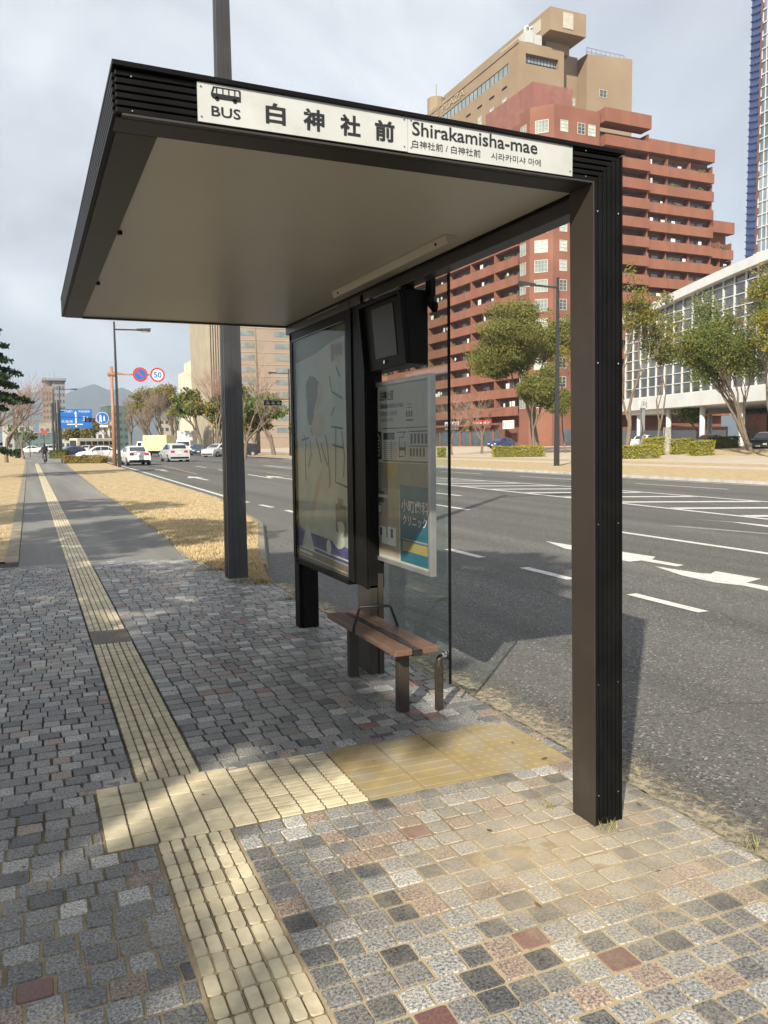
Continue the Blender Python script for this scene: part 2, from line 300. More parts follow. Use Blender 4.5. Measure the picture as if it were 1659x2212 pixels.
# granite setts: one jittered block each
mp_ = bpy.data.materials.new('granite_setts'); mp_.use_nodes = True; t = mp_.node_tree; b0 = t.nodes['Principled BSDF']
b0.inputs['Roughness'].default_value = .52; b0.inputs['Specular IOR Level'].default_value = .55
at = nd(t, 'ShaderNodeAttribute', attribute_name='stone'); tcn = nd(t, 'ShaderNodeTexCoord')
sp = nd(t, 'ShaderNodeTexNoise', i_Scale=105.0, i_Detail=3.0, i_Roughness=.75); t.links.new(tcn.outputs['Object'], sp.inputs[0])
mr = nd(t, 'ShaderNodeMapRange'); mr.inputs[1].default_value = .36; mr.inputs[2].default_value = .64; mr.inputs[3].default_value = .28; mr.inputs[4].default_value = 1.75
t.links.new(sp.outputs[0], mr.inputs[0])
fl = nd(t, 'ShaderNodeMix', data_type='FLOAT'); t.links.new(at.outputs['Alpha'], fl.inputs[0]); fl.inputs[2].default_value = 1.0; t.links.new(mr.outputs[0], fl.inputs[3])
vm = nd(t, 'ShaderNodeVectorMath', operation='SCALE'); t.links.new(at.outputs['Color'], vm.inputs[0]); t.links.new(fl.outputs[0], vm.inputs['Scale'])
# sand lying on the setts near the post (its own patchy outline)
dist = nd(t, 'ShaderNodeVectorMath', operation='DISTANCE'); dist.inputs[1].default_value = (1.85, 2.55, 0); t.links.new(tcn.outputs['Object'], dist.inputs[0])
ns = nd(t, 'ShaderNodeTexNoise', i_Scale=5.0, i_Detail=8.0, i_Roughness=.7); t.links.new(tcn.outputs['Object'], ns.inputs[0])
ms_ = nd(t, 'ShaderNodeMath', operation='MULTIPLY_ADD'); ms_.inputs[1].default_value = -.75; ms_.inputs[2].default_value = .62; t.links.new(dist.outputs['Value'], ms_.inputs[0])
ad = nd(t, 'ShaderNodeMath', operation='ADD'); t.links.new(ms_.outputs[0], ad.inputs[0]); t.links.new(ns.outputs[0], ad.inputs[1])
mr2 = nd(t, 'ShaderNodeMapRange'); mr2.inputs[1].default_value = .48; mr2.inputs[2].default_value = 1.12; mr2.inputs[4].default_value = .8; t.links.new(ad.outputs[0], mr2.inputs[0])
# thin overall dust
nsd = nd(t, 'ShaderNodeTexNoise', i_Scale=2.2, i_Detail=7.0, i_Roughness=.65); t.links.new(tcn.outputs['Object'], nsd.inputs[0])
mr3 = nd(t, 'ShaderNodeMapRange'); mr3.inputs[1].default_value = .5; mr3.inputs[2].default_value = .8; mr3.inputs[4].default_value = .3; t.links.new(nsd.outputs[0], mr3.inputs[0])
mxa = nd(t, 'ShaderNodeMath', operation='MAXIMUM'); t.links.new(mr2.outputs[0], mxa.inputs[0]); t.links.new(mr3.outputs[0], mxa.inputs[1])
mx = nd(t, 'ShaderNodeMixRGB'); mx.inputs[2].default_value = (.46,.385,.265,1); t.links.new(mxa.outputs[0], mx.inputs[0]); t.links.new(vm.outputs[0], mx.inputs[1])
t.links.new(mx.outputs[0], b0.inputs['Base Color'])
bp = nd(t, 'ShaderNodeBump', i_Strength=.35, i_Distance=.004); t.links.new(sp.outputs[0], bp.inputs['Height']); t.links.new(bp.outputs[0], b0.inputs['Normal'])
STONES = [((.135,.133,.128),.30,1),((.178,.175,.168),.35,1),((.25,.245,.233),.15,1),((.075,.076,.078),.08,1),((.235,.18,.145),.055,1),((.165,.085,.073),.02,.3),((.33,.32,.30),.045,1)]
WT = np.array([s[1] for s in STONES]); WT /= WT.sum()
def setts():
    V = []; F = []; C = []
    rows = [3.24-.1*(k+1) for k in range(0, 64)]+[3.24+.1*k for k in range(0, 7)]+[3.885+.1*k for k in range(0, 78)]
    for y in rows:
        yc = y+.05
        iv = [(-4.2, 2.49)]
        if 3.24 <= yc <= 3.88: iv = [(-4.2, .205), (2.43, 2.49)]
        else: iv = [(-4.2, .392), (.708, 2.49)]
        if yc > 11.3: iv = [(-4.2, .392), (.708, min((12.06-yc)/.3-.2, 2.05))] if yc < 12.0 else []
        elif yc > 10.0: iv = [(-4.2, .392), (.708, 2.06+(11.2-yc)*.1)]
        if yc > 8.9 and yc <= 10.0: iv = [(-4.2, .392), (.708, 2.49-(yc-8.9)*.3)]
        off = RNG.uniform(0, .1)
        for a, bb in iv:
            x = a-(off if a < -1 else 0)
            while x < bb-.012:
                wd = RNG.normal(.106, .010); wd = min(max(wd, .075), .135)
                x1 = min(x+wd, bb)
                if bb-x1 < .035: x1 = bb
                if x1-x > .03:
                    g = (.0032 if y < 4.5 else .0022)+RNG.uniform(0, .0022); zt = RNG.normal(0, .0009); tl = RNG.normal(0, .0007, 8); n = len(V)
                    hx_, hy_ = (x1-x)/2-g, .05-g; cx_, cy_ = (x+x1)/2, y+.05; ck = RNG.uniform(.05, .20, 8)
                    P = np.array([[-hx_, -hy_*(1-ck[0])], [-hx_*(1-ck[1]), -hy_], [hx_*(1-ck[2]), -hy_], [hx_, -hy_*(1-ck[3])], [hx_, hy_*(1-ck[4])], [hx_*(1-ck[5]), hy_], [-hx_*(1-ck[6]), hy_], [-hx_, hy_*(1-ck[7])]])
                    P = P+RNG.uniform(-.0022, .0022, (8, 2))+np.array([cx_, cy_]); cc = P.mean(0); Q = cc+(P-cc)*.95
                    for k in range(8): V.append((P[k,0], P[k,1], -.03))
                    for k in range(8): V.append((P[k,0], P[k,1], -.004+zt))
                    for k in range(8): V.append((Q[k,0], Q[k,1], zt+tl[k]))
                    for k in range(8):
                        q = (k+1)%8; F.append((n+k, n+q, n+8+q, n+8+k)); F.append((n+8+k, n+8+q, n+16+q, n+16+k))
                    F.append(tuple(range(n+16, n+24)))
                    s = STONES[RNG.choice(len(STONES), p=WT if not (x > 1.0 and 1.7 < y < 3.4) else [.15,.2,.22,.14,.2,.03,.06])]; br = RNG.normal(1, .10)
                    C += [(s[0][0]*br, s[0][1]*br, s[0][2]*br, s[2])]*24
                x = x1
    me = bpy.data.meshes.new('paving'); me.from_pydata(V, [], F); me.materials.append(mp_)
    a = me.attributes.new('stone', 'FLOAT_COLOR', 'POINT'); a.data.foreach_set('color', np.array(C, dtype=np.float32).ravel()); me.update()
    o = bpy.data.objects.new('paving', me); COL.objects.link(o); return struct(o)
setts()
# sand bed in the joints: pale and full near the post, dark and low further along
mj = bpy.data.materials.new('joint_sand'); mj.use_nodes = True; t = mj.node_tree; b0 = t.nodes['Principled BSDF']; b0.inputs['Roughness'].default_value = .95
tcn = nd(t, 'ShaderNodeTexCoord'); sx = nd(t, 'ShaderNodeSeparateXYZ'); t.links.new(tcn.outputs['Object'], sx.inputs[0])
nz = nd(t, 'ShaderNodeTexNoise', i_Scale=2.6, i_Detail=8.0, i_Roughness=.7); t.links.new(tcn.outputs['Object'], nz.inputs[0])
ma = nd(t, 'ShaderNodeMath', operation='MULTIPLY_ADD'); ma.inputs[1].default_value = 7.0; t.links.new(nz.outputs[0], ma.inputs[0]); t.links.new(sx.outputs[1], ma.inputs[2])
mr = nd(t, 'ShaderNodeMapRange'); mr.inputs[1].default_value = 5.6; mr.inputs[2].default_value = 8.2; t.links.new(ma.outputs[0], mr.inputs[0])
mx = nd(t, 'ShaderNodeMixRGB'); mx.inputs[1].default_value = (.36,.285,.175,1); mx.inputs[2].default_value = (.04,.035,.028,1); t.links.new(mr.outputs[0], mx.inputs[0])
gr = nd(t, 'ShaderNodeTexNoise', i_Scale=220.0, i_Detail=2.0); t.links.new(tcn.outputs['Object'], gr.inputs[0]); mg = nd(t, 'ShaderNodeMapRange'); mg.inputs[3].default_value = .6; mg.inputs[4].default_value = 1.4
t.links.new(gr.outputs[0], mg.inputs[0]); vm = nd(t, 'ShaderNodeVectorMath', operation='SCALE'); t.links.new(mx.outputs[0], vm.inputs[0]); t.links.new(mg.outputs[0], vm.inputs['Scale']); t.links.new(vm.outputs[0], b0.inputs['Base Color'])
b = MB(); nx, ny = 60, 130
xs = np.linspace(-4.4, 2.495, nx); ys = np.linspace(-3.3, 12.2, ny)
def sandz(x, y):
    d = math.hypot(x-1.9, y-2.5); near = min(max((4.8-y)/2.0, 0), 1)
    return -.012+.0075*near+.0035*max(0, 1-d/.9)+.0008*math.sin(x*9+y*7)
b.add([(x, y, sandz(x, y)) for y in ys for x in xs], [(j*nx+i, j*nx+i+1, (j+1)*nx+i+1, (j+1)*nx+i) for j in range(ny-1) for i in range(nx-1)
      if not (ys[j] > 10.9 and xs[i] > 1.9) and not (ys[j] > 8.8 and xs[i] > 2.3)])
struct(b.build('joint_sand', mj, smooth=True, normals=False))
# sand washed into the gutter with a ragged outer edge
M['gutter'] = mat('gutter_sand', (.45,.375,.25), (.34,.285,.195), rough=.95, scale=30, detail=8, bump=.6, bscale=120, bdist=.01, stain=(.2,.18,.14), stain_scale=25, stain_lo=.5, stain_hi=.62)
b = MB(); vs = []; ys = np.arange(-4, 9.4, .06); prf = ((2.452,.0035),(2.50,.0015),(2.53,-.03),(2.575,-.068),(2.65,-.092),(2.78,-.0955),(3.05,-.0965)); k = len(prf)
for y in ys:
    for x, z in prf: vs.append((x+RNG.uniform(-.008, .008), y, z+(RNG.uniform(0, .003) if z > -.09 else 0)))
b.add(vs, [(i*k+j, i*k+j+1, (i+1)*k+j+1, (i+1)*k+j) for i in range(len(ys)-1) for j in range(k-1)])
struct(b.build('gutter_sand', M['gutter'], smooth=True, normals=False))
t = M['gutter'].node_tree; pb = t.nodes['Principled BSDF']; tcn = nd(t, 'ShaderNodeTexCoord'); sx = nd(t, 'ShaderNodeSeparateXYZ'); t.links.new(tcn.outputs['Object'], sx.inputs[0])
na = nd(t, 'ShaderNodeTexNoise', i_Scale=16.0, i_Detail=10.0, i_Roughness=.82); t.links.new(tcn.outputs['Object'], na.inputs[0])
d0 = nd(t, 'ShaderNodeMapRange', clamp=False); d0.inputs[1].default_value = 2.60; d0.inputs[2].default_value = 3.02; d0.inputs[3].default_value = .36; d0.inputs[4].default_value = .66; t.links.new(sx.outputs[0], d0.inputs[0])
d1 = nd(t, 'ShaderNodeMapRange', clamp=False); d1.inputs[1].default_value = 2.52; d1.inputs[2].default_value = 2.45; d1.inputs[3].default_value = .34; d1.inputs[4].default_value = .62; t.links.new(sx.outputs[0], d1.inputs[0])
mxm = nd(t, 'ShaderNodeMath', operation='MAXIMUM'); t.links.new(d0.outputs[0], mxm.inputs[0]); t.links.new(d1.outputs[0], mxm.inputs[1])
gt = nd(t, 'ShaderNodeMath', operation='SUBTRACT'); t.links.new(na.outputs[0], gt.inputs[0]); t.links.new(mxm.outputs[0], gt.inputs[1]); ga = nd(t, 'ShaderNodeMapRange'); ga.inputs[1].default_value = -.06; ga.inputs[2].default_value = .10; ga.inputs[4].default_value = .92; t.links.new(gt.outputs[0], ga.inputs[0]); t.links.new(ga.outputs[0], pb.inputs['Alpha'])
# ---- tactile paving
def pill(b, cx, cy, lx, ly, z0, h, m=0):
    "low rounded bar"
    r = min(lx, ly)/2*(.5 if min(lx, ly) < .06 else .12); pts = []
    for sx_, sy_, a0 in ((1,1,0), (-1,1,90), (-1,-1,180), (1,-1,270)):
        for k in range(4):
            a = rad(a0+30*k); pts.append((cx+sx_*(lx/2-r)+r*math.cos(a), cy+sy_*(ly/2-r)+r*math.sin(a)))
    n = len(pts); top = [(cx+(x-cx)*(1-.0026/lx), cy+(y-cy)*(1-.0026/ly)) for x, y in pts]
    b.add([(x, y, z0) for x, y in pts]+[(x, y, z0+h) for x, y in top], [tuple(range(n, 2*n))]+[(i, (i+1)%n, n+(i+1)%n, n+i) for i in range(n)], m)
b = MB()
gv = MB()
def block(x, y, wx, wy, mode):
    g = .0026; z = RNG.normal(0, .0007)-.004
    gv.box(x+.0008, x+wx-.0008, y+.0008, y+wy-.0008, -.03, z)
    if mode == 'y':
        for q in (.26, .74): pill(b, x+wx*q, y+wy*.5, wx*.415, wy*.92, z, .0058)
    elif mode == 'x':
        for q in (.18, .5, .82): pill(b, x+wx*.5, y+wy*q, wx*.93, wy*.245, z, .0055)
    elif mode == 'flat': pill(b, x+wx*.5, y+wy*.5, wx*.92, wy*.91, z, .0055)
y = 3.24
while y > -2.9:
    y -= .1
    for k in range(3): block(.4+.1*k, y, .1, .1, 'y')
y = 3.885
while y < 30:
    if not (6.72 < y < 7.22):
        for k in range(3): block(.4+.1*k, y, .1, .1, 'y')
    y += .1
for k in range(6): b.box(.403+.05*k, .446+.05*k, 30.1, 80, -.02, .003)
for i in range(11):
    for j in range(6): block(.21+.102*i, 3.245+.1065*j, .102, .1065, 'flat' if i < 6 else 'x')
M['groove'] = mat('tile_groove', (.20,.16,.10), (.12,.095,.06), rough=.95, scale=30)
b.f, n0_ = b.f, len(b.f); b.m = [0]*n0_; b.add(gv.v, gv.f, 1)
o = struct(b.build('tactile_paving', [M['yellow_tile'], M['groove']]))
b = MB()
for i in range(4):
    for j in range(2):
        x0, y0, wx, wy = 1.335+.274*i, 3.245+.32*j, .274, .32
        b.box(x0+.0035, x0+wx-.0035, y0+.0035, y0+wy-.0035, -.03, .0)
        if i < 2:
            for q in (.12, .37, .62, .87): pill(b, x0+wx/2, y0+wy*q, wx*.93, wy*.1, 0, .002)
        else:
            for u in range(5):
                for v in range(5): pill(b, x0+wx*(.1+.2*u), y0+wy*(.1+.2*v), .024, .024, 0, .0018)
struct(b.build('warning_paving', M['ochre_tile']))
b = MB(); b.box(.402, .702, 6.74, 7.27, -.02, .002)
for k in range(11): pill(b, .425+.0255*k, 7.0, .012, .48, .002, .003)
struct(b.build('cover_plate', M['brown_plate']))

# ---- road markings
b = MB(); zl = -.096
def quad(p, m=0): b.add([(x, y, zl) for x, y in p], [tuple(range(len(p)))], m)
def line(x0, y0, x1, y1, wd=.15, m=0): quad([(x0-wd/2, y0), (x0+wd/2, y0), (x1+wd/2, y1), (x1-wd/2, y1)], m)
bay = lambda y: float(np.interp(y, [0, 9, 20, 24, 56, 110], [5.97, 6.0, 5.88, 5.66, 6.5, 7.4]))
for k in range(-3, 9):
    y = 5.92+2.12*k; line(bay(y), y, bay(y+1.05), y+1.05, .14)
for a, c in ((24.3, 40), (40, 56), (56, 75), (75, 95)): line(bay(a), a, bay(c), c, .15)
lane = lambda y: 9.87+max(0, y-19)*.042
for y0, y1 in ((-14,-8.5),(-3.5,1.5),(6.6,12.0),(17.4,22.6),(27.6,33),(38,43.5),(48,53),(58,63)): line(lane(y0), y0, lane(y1), y1, .15)
# buffer zone with slanted hatching
xl = lambda y: float(np.interp(y, [-15, 12, 17, 26, 33, 60], [13.6, 14.05, 14.35, 14.75, 15.1, 16.2])); xr = lambda y: float(np.interp(y, [-15, 15, 25, 33, 60], [17.7, 17.85, 18.0, 17.4, 16.6]))
ys = np.arange(-12, 58, 3.0)
for a in ys: line(xl(a), a, xl(a+3), a+3, .17); line(xr(a), a, xr(a+3), a+3, .17)
for a in np.arange(-8, 50, 2.3):
    quad([(xl(a)+.12, a), (xr(a-1.75)-.12, a-1.75), (xr(a-1.3)-.12, a-1.3), (xl(a+.45)+.12, a+.45)])
for a in np.arange(-12, 80, 8): line(21.2, a, 21.2, a+4.5, .13)
line(23.7, -15, 23.7, 80, .13)
for y0 in (30, 36): line(12.6, y0, 12.7, y0+5, .15)
# lane arrows
def arrow(x, y, s=1.0, turn=0):
    quad([(x-.09*s, y), (x+.09*s, y), (x+.09*s, y+3.0*s), (x-.09*s, y+3.0*s)])
    quad([(x-.42*s, y+3.0*s), (x+.42*s, y+3.0*s), (x, y+5.0*s)])
    if turn: quad([(x+.09*s*turn, y+.9*s), (x+.09*s*turn, y+1.5*s), (x+.75*s*turn, y+2.3*s), (x+.75*s*turn, y+3.0*s), (x+1.1*s*turn, y+2.0*s), (x+.75*s*turn, y+1.0*s), (x+.75*s*turn, y+1.6*s)][::turn])
quad([(7.9,11.33),(7.95,10.69),(8.14,9.75),(8.02,9.3),(7.57,9.0),(7.62,10.4)]); quad([(8.14,9.75),(8.21,9.04),(7.98,8.86),(7.57,8.85),(7.57,9.0),(8.02,9.3)]); quad([(7.98,8.86),(8.0,8.27),(7.83,8.22),(7.78,8.86)])
quad([(7.59,8.38),(7.69,7.66),(7.66,6.92),(7.47,6.8),(7.34,7.1),(7.37,7.65)]); quad([(7.69,7.66),(7.78,7.58),(7.98,7.7),(8.02,7.03),(7.66,6.92)]); quad([(7.66,6.92),(7.67,6.3),(7.45,4.6),(7.28,4.6),(7.44,6.3),(7.47,6.8)])
for x, y in ((7.6, 38), (11.2, 36), (12.2, 22), (7.9, 52)): arrow(x, y, 1.0, 0)
quad([(11.3,12.3),(11.42,11.79),(11.85,10.2),(12.0,9.0),(12.15,9.0),(12.0,10.4),(11.6,12.0)], 1); quad([(12.75,13.0),(12.96,12.13),(12.80,11.0),(12.95,9.5),(13.1,9.5),(13.05,12.0)])
line(11.6, 31, 12.6, 46, .13, 2)
line(8.6, 46, 9.6, 66, .12, 2)
struct(b.build('road_markings', [M['white_line'], M['worn_line'], M['orange_line']], normals=False))
# grass blades on the verge and along cracks: uncountable
def blades(name, spots, m, h=(.015,.04), wd=.004):
    n = len(spots); P = np.array(spots); a = RNG.uniform(0, 2*np.pi, n); hh = RNG.uniform(h[0], h[1], n); ln = RNG.uniform(.3, 1.2, n)*hh
    dx, dy = np.cos(a), np.sin(a); V = np.empty((n, 3, 3)); ww = wd*RNG.uniform(.6, 1.4, n)
    V[:, 0] = np.c_[P[:,0]-dy*ww, P[:,1]+dx*ww, P[:,2]]; V[:, 1] = np.c_[P[:,0]+dy*ww, P[:,1]-dx*ww, P[:,2]]
    V[:, 2] = np.c_[P[:,0]+dx*ln, P[:,1]+dy*ln, P[:,2]+hh]
    me = bpy.data.meshes.new(name); me.from_pydata(V.reshape(-1, 3).tolist(), [], [(3*i, 3*i+1, 3*i+2) for i in range(n)]); me.materials.append(m)
    o = bpy.data.objects.new(name, me); COL.objects.link(o); return struct(o, 'stuff')
sp = []
for _ in range(42000):
    y = 9+RNG.exponential(9); 
    if y > 60: continue
    x0 = np.interp(y, [8.9, 9.9, 10.6, 11.45, 14, 30, 60], [2.46, 2.25, 2.12, 2.0, 2.1, 2.2, 2.6]); x1 = np.interp(y, [9.2, 12, 16, 24, 54], [2.5, 3.13, 4.18, 5.05, 5.7])
    sp.append((RNG.uniform(x0-.06*RNG.random(), x1), y, 0))
blades('dry_grass', sp, M['blade'], (.012, .045), .005)
sp = [(RNG.uniform(-6, -.4), 12.4+RNG.exponential(8), 0) for _ in range(9000)]
blades('lawn_grass', sp, M['blade'], (.012, .04), .006)
sp = []
for cx, cy, r, n in ((2.12, 2.60, .05, 26), (2.58, 2.0, .13, 110), (2.6, 2.3, .1, 40), (2.25, 9.25, .2, 260), (2.05, 10.2, .18, 200), (2.35, 9.0, .15, 200), (2.55, 8.4, .15, 150), (2.4, 7.9, .1, 100), (2.02, 2.85, .03, 20)):
    for _ in range(n): sp.append((RNG.normal(cx, r*.5), RNG.normal(cy, r*.5), -.004 if cx < 2.5 else -.06))
blades('weeds', sp, M['blade_green'], (.015, .06), .003)

b = MB()
for _ in range(170):
    x, y = RNG.uniform(-1.6, 2.5), RNG.uniform(1.3, 11) ; 
    if RNG.random() < .35: x = RNG.uniform(2.1, 3.2)
    a = RNG.uniform(0, 6.28); l = RNG.uniform(.008, .022); z = .006 if x < 2.48 else -.05-.045*min((x-2.48)/.12, 1); c_, s_ = math.cos(a), math.sin(a)
    b.add([(x-c_*l, y-s_*l, z), (x-s_*l*.45, y+c_*l*.45, z+.003), (x+c_*l, y+s_*l, z+.006), (x+s_*l*.45, y-c_*l*.45, z+.002)], [(0,1,2,3)])
M['litter'] = mat('dead_leaf', (.16,.10,.05), (.09,.06,.035), rough=.9, scale=3, island=.5)
struct(b.build('leaf_litter', M['litter'], normals=False), 'stuff')

# ------------------------------------------------------------------ bus shelter
def text(name, body, m, x, y, wdt, hgt, o, u, v, parent, off=0.0, th=.0012):
    "lettering fitted in a wdt x hgt box whose lower left corner is o+u*x+v*y"
    c = bpy.data.curves.new(name, 'FONT'); c.body = body; c.offset = off
    c.resolution_u = 3
    ob = bpy.data.objects.new(name, c); COL.objects.link(ob)
    me = bpy.data.meshes.new_from_object(ob.evaluated_get(bpy.context.evaluated_depsgraph_get()))
    bpy.data.objects.remove(ob); bpy.data.curves.remove(c)
    n = len(me.vertices); co = np.empty(n*3); me.vertices.foreach_get('co', co); co = co.reshape(-1, 3)
    lo, hi = co.min(0), co.max(0); o, u, v = Vector(o), Vector(u), Vector(v); nr = u.cross(v)
    for i, q in enumerate(me.vertices):
        a = x+(co[i,0]-lo[0])/max(hi[0]-lo[0], 1e-6)*wdt; bq = y+(co[i,1]-lo[1])/max(hi[1]-lo[1], 1e-6)*hgt
        q.co = o+u*a+v*bq+nr*th
    me.name = name; me.materials.clear(); me.materials.append(m)
    r = bpy.data.objects.new(name, me); COL.objects.link(r); r.parent = parent; return r

sh = thing('bus_shelter', 'dark bronze bus shelter with a flat cantilevered roof, ribbed post and white name board', 'bus shelter', (2.14, 2.7, 0))
def P(o):                      # keep world placement under the shelter's base
    o.matrix_parent_inverse = Matrix.Translation(sh.location).inverted(); return o
YN, YB = 2.625, 2.772
def lean(z): return -.045*z/2.6          # the post leans a little over the pavement
# roof: top sheet + edge trims
b = MB()
b.hexa([(.275,2.605,2.722),(2.178,2.605,2.704),(2.178,6.86,2.704),(.275,6.86,2.722),(.275,2.605,2.738),(2.178,2.605,2.720),(2.178,6.86,2.720),(.275,6.86,2.738)])
b.box(.285, 2.165, 2.64, 6.84, 2.608, 2.70)
P(b.build('roof', M['black'], sh, bevel=.002))
b = MB()
n = 6; pitch = .0215
for k in range(n):
    z0 = 2.592+pitch*k; x1 = 2.043+pitch*k
    b.box(.284, x1+.0165, YN-.004, YN+.02, z0+.001, z0+.0165)                  # ribs on the near edge
    b.box(.276, .296, YN+.0205, 6.85, z0+.001, z0+.0165)                       # ribs on the left edge
b.box(.292, 2.16, YN+.021, YN+.03, 2.59, 2.70)
P(b.build('ribbed_fascia', M['black'], sh, bevel=.002))
# post: bronze box with ribs up its front
b = MB(); 
def post(x0, x1, y0, y1, zt, m=0):
    b.hexa([(x0,y0,-.02),(x1,y0,-.02),(x1,y1,-.02),(x0,y1,-.02),(x0+lean(zt),y0,zt),(x1+lean(zt),y0,zt),(x1+lean(zt),y1,zt),(x0+lean(zt),y1,zt)], m)
post(2.083, 2.223, YN+.012, YB, 2.59)
P(b.build('post', M['bronze'], sh, bevel=.004))
b = MB()
for k in range(n):
    x0 = 2.0875+pitch*k; post(x0, x0+.0165, YN-.004, YN+.0115, 2.592+pitch*k)
post(2.2165, 2.2245, YN-.006, YN+.011, 2.70)
P(b.build('post_ribs', M['black'], sh, bevel=.0015))
b = MB(); post(2.0805, 2.0865, YN-.007, YN+.0118, 2.592); b.box(.30, 2.04, YN-.006, YN+.016, 2.585, 2.5915)
P(b.build('edge_trim', M['bronze'], sh))
b = MB()
for z in (.13, .60, 1.26, 1.9, 2.48):
    for x in (2.099, 2.199): b.cut(); b.tube([(x+lean(z), YN-.0105, z), (x+lean(z), YN-.003, z)], .0032, 6)
for x, z in ((2.0, 2.70), (2.0, 2.605), (.33, 2.70), (.33, 2.60)): b.cut(); b.tube([(x, YN-.008, z), (x, YN-.002, z)], .0022, 6)
each(b, 'screw', M['steel'], sh, P)
# underside frame and ceiling panel
b = MB()
b.box(.288, 2.04, YN+.031, YB, 2.588, 2.607); b.box(.297, .425, YB+.004, 6.84, 2.588, 2.607); b.box(.425, 2.16, 6.80, 6.845, 2.585, 2.60)
P(b.build('soffit_frame', M['bronze'], sh, bevel=.002))
b = MB(); b.box(.427, 2.06, YB+.002, 6.80, 2.596, 2.606); P(b.build('ceiling_panel', M['ceil'], sh))
b = MB()
for y in (4.05, 5.35): b.cut(); b.tube([(.435, y, 2.58), (.435, y, 2.597)], .011, 8); b.box(.425, .432, y-.02, y+.02, 2.580, 2.588)
each(b, 'roof_hook', M['black'], sh, P)
# long beam over the back
b = MB(); b.box(2.075, 2.165, YB, 6.84, 2.525, 2.606); P(b.build('back_beam', M['charcoal'], sh, bevel=.003))
b = MB(); b.box(2.062, 2.0735, YB+.01, 6.8, 2.586, 2.594); P(b.build('beam_shadow_strip', M['black'], sh))  # solid black strip standing in for the shadow between ceiling and beam
# strip light housing
b = MB(); b.hexa([(1.885,3.55,2.590),(1.90,3.55,2.552),(1.90,5.15,2.552),(1.885,5.15,2.590),(1.885,3.55,2.596),(1.955,3.55,2.596),(1.955,5.15,2.596),(1.885,5.15,2.596)])
P(b.build('light_cover', M['cream'], sh, bevel=.003))
b = MB()
for y in (3.66, 5.05): b.cut(); b.tube([(1.888, y, 2.572), (1.897, y, 2.572)], .007, 8)
each(b, 'cover_screw', M['black'], sh, P)
# name board on the near edge
nb = MB(); nb.box(.526, 1.245, YN-.0105, YN-.0045, 2.598, 2.7165); nb.box(1.2462, 1.936, YN-.0105, YN-.0045, 2.596, 2.715)
board = P(nb.build('name_board', M['white'], sh)); board['label'] = 'white stop name board lettered BUS, 白神社前 and Shirakamisha-mae'
O, U, V = (0, YN-.0108, 0), (1, 0, 0), (0, 0, 1)
def T(*a, **k): return text('lettering', *a, O, U, V, board, **k)
def fix(o): return o
INV = Matrix.Translation(sh.location)
for body, x, y, ww, hh, off in (('BUS', .568, 2.6195, .092, .031, .012), ('白', .742, 2.622, .066, .066, .031), ('神', .868, 2.620, .073, .069, .031), ('社', .996, 2.620, .073, .069, .031), ('前', 1.122, 2.620, .073, .069, .031),
                            ('Shirakamisha-mae', 1.262, 2.6555, .515, .047, .012), ('白神社前 / 白神社前', 1.262, 2.614, .272, .027, .0), ('시라카미샤 마에', 1.578, 2.614, .214, .025, .0)):
    T(body, M['ink'], x, y, ww, hh, off=off)
# bus pictogram: body with five windows
b = MB(); oo = (.568, YN-.0108, 2.668)
def pz(poly, m=0, th=.0012): b.prism([(x*.094, y*.042) for x, y in poly], oo, U, V, (0,-1,0), th, m)
pz([(.06,.12),(1,.12),(1,.5),(.0,.5),(.0,.3)]); pz([(0,.5),(.06,.5),(.12,.9),(.08,.98)]); pz([(.06,.9),(.93,.9),(.97,.98),(.08,.98)])
for x0 in (.19, .40, .60, .80): pz([(x0-.02,.5),(x0+.015,.5),(x0+.015,.9),(x0-.02,.9)])
pz([(.96,.5),(1,.5),(1,.9),(.95,.98),(.93,.9)])
for cx in (.2, .8): pz([(cx+.075*math.cos(a*math.pi/5), .12+.16*math.sin(a*math.pi/5)) for a in range(10)])
b.build('bus_pictogram', M['ink'], board)
b = MB()
for x in (.537, 1.232, 1.258, 1.925):
    for z in (2.703, 2.613): b.cut(); b.tube([(x, YN-.0125, z), (x, YN-.0103, z)], .0028, 8)
each(b, 'rivet', M['grey_ink'], board)

# ------------------------------------------------------------------ advertising panel
ad_ = thing('advertising_panel', 'tall lit-box advertising panel on two black legs with a pale poster behind glass', 'advertising panel', (2.15, 5.9, 0))
def PA(o): o.matrix_parent_inverse = Matrix.Translation(ad_.location).inverted(); return o
b = MB(); b.box(2.085, 2.245, 6.63, 6.755, -.02, .60); b.box(2.115, 2.25, 6.60, 6.629, -.02, .60); PA(b.build('leg', M['black'], ad_, bevel=.004))
b = MB(); b.box(2.092, 2.15, 5.05, 5.28, -.02, .62); b.box(2.152, 2.19, 5.04, 5.12, -.02, .70); PA(b.build('leg', M['bronze'], ad_, bevel=.003))
b = MB()
b.box(2.085, 2.20, 6.70, 6.77, .60, 2.52); b.box(2.085, 2.20, 5.05, 5.44, .60, 2.585); b.box(2.085, 2.20, 5.44, 6.70, .565, .605); b.box(2.085, 2.20, 5.44, 6.77, 2.46, 2.53)
b.box(2.12, 2.20, 5.44, 6.70, .605, 2.46)
b.box(2.075, 2.084, 5.06, 5.12, .60, 2.58); b.box(2.075, 2.084, 5.3, 5.33, .60, 2.58)
PA(b.build('frame', M['black'], ad_, bevel=.003))
b = MB(); b.box(2.088, 2.115, 5.44, 6.70, 2.531, 2.55); b.box(2.082, 2.0845, 5.5, 6.72, 2.455, 2.459); b.box(2.06, 2.063, 5.5, 6.2, 2.568, 2.575)
PA(b.build('top_rail', M['silver'], ad_))
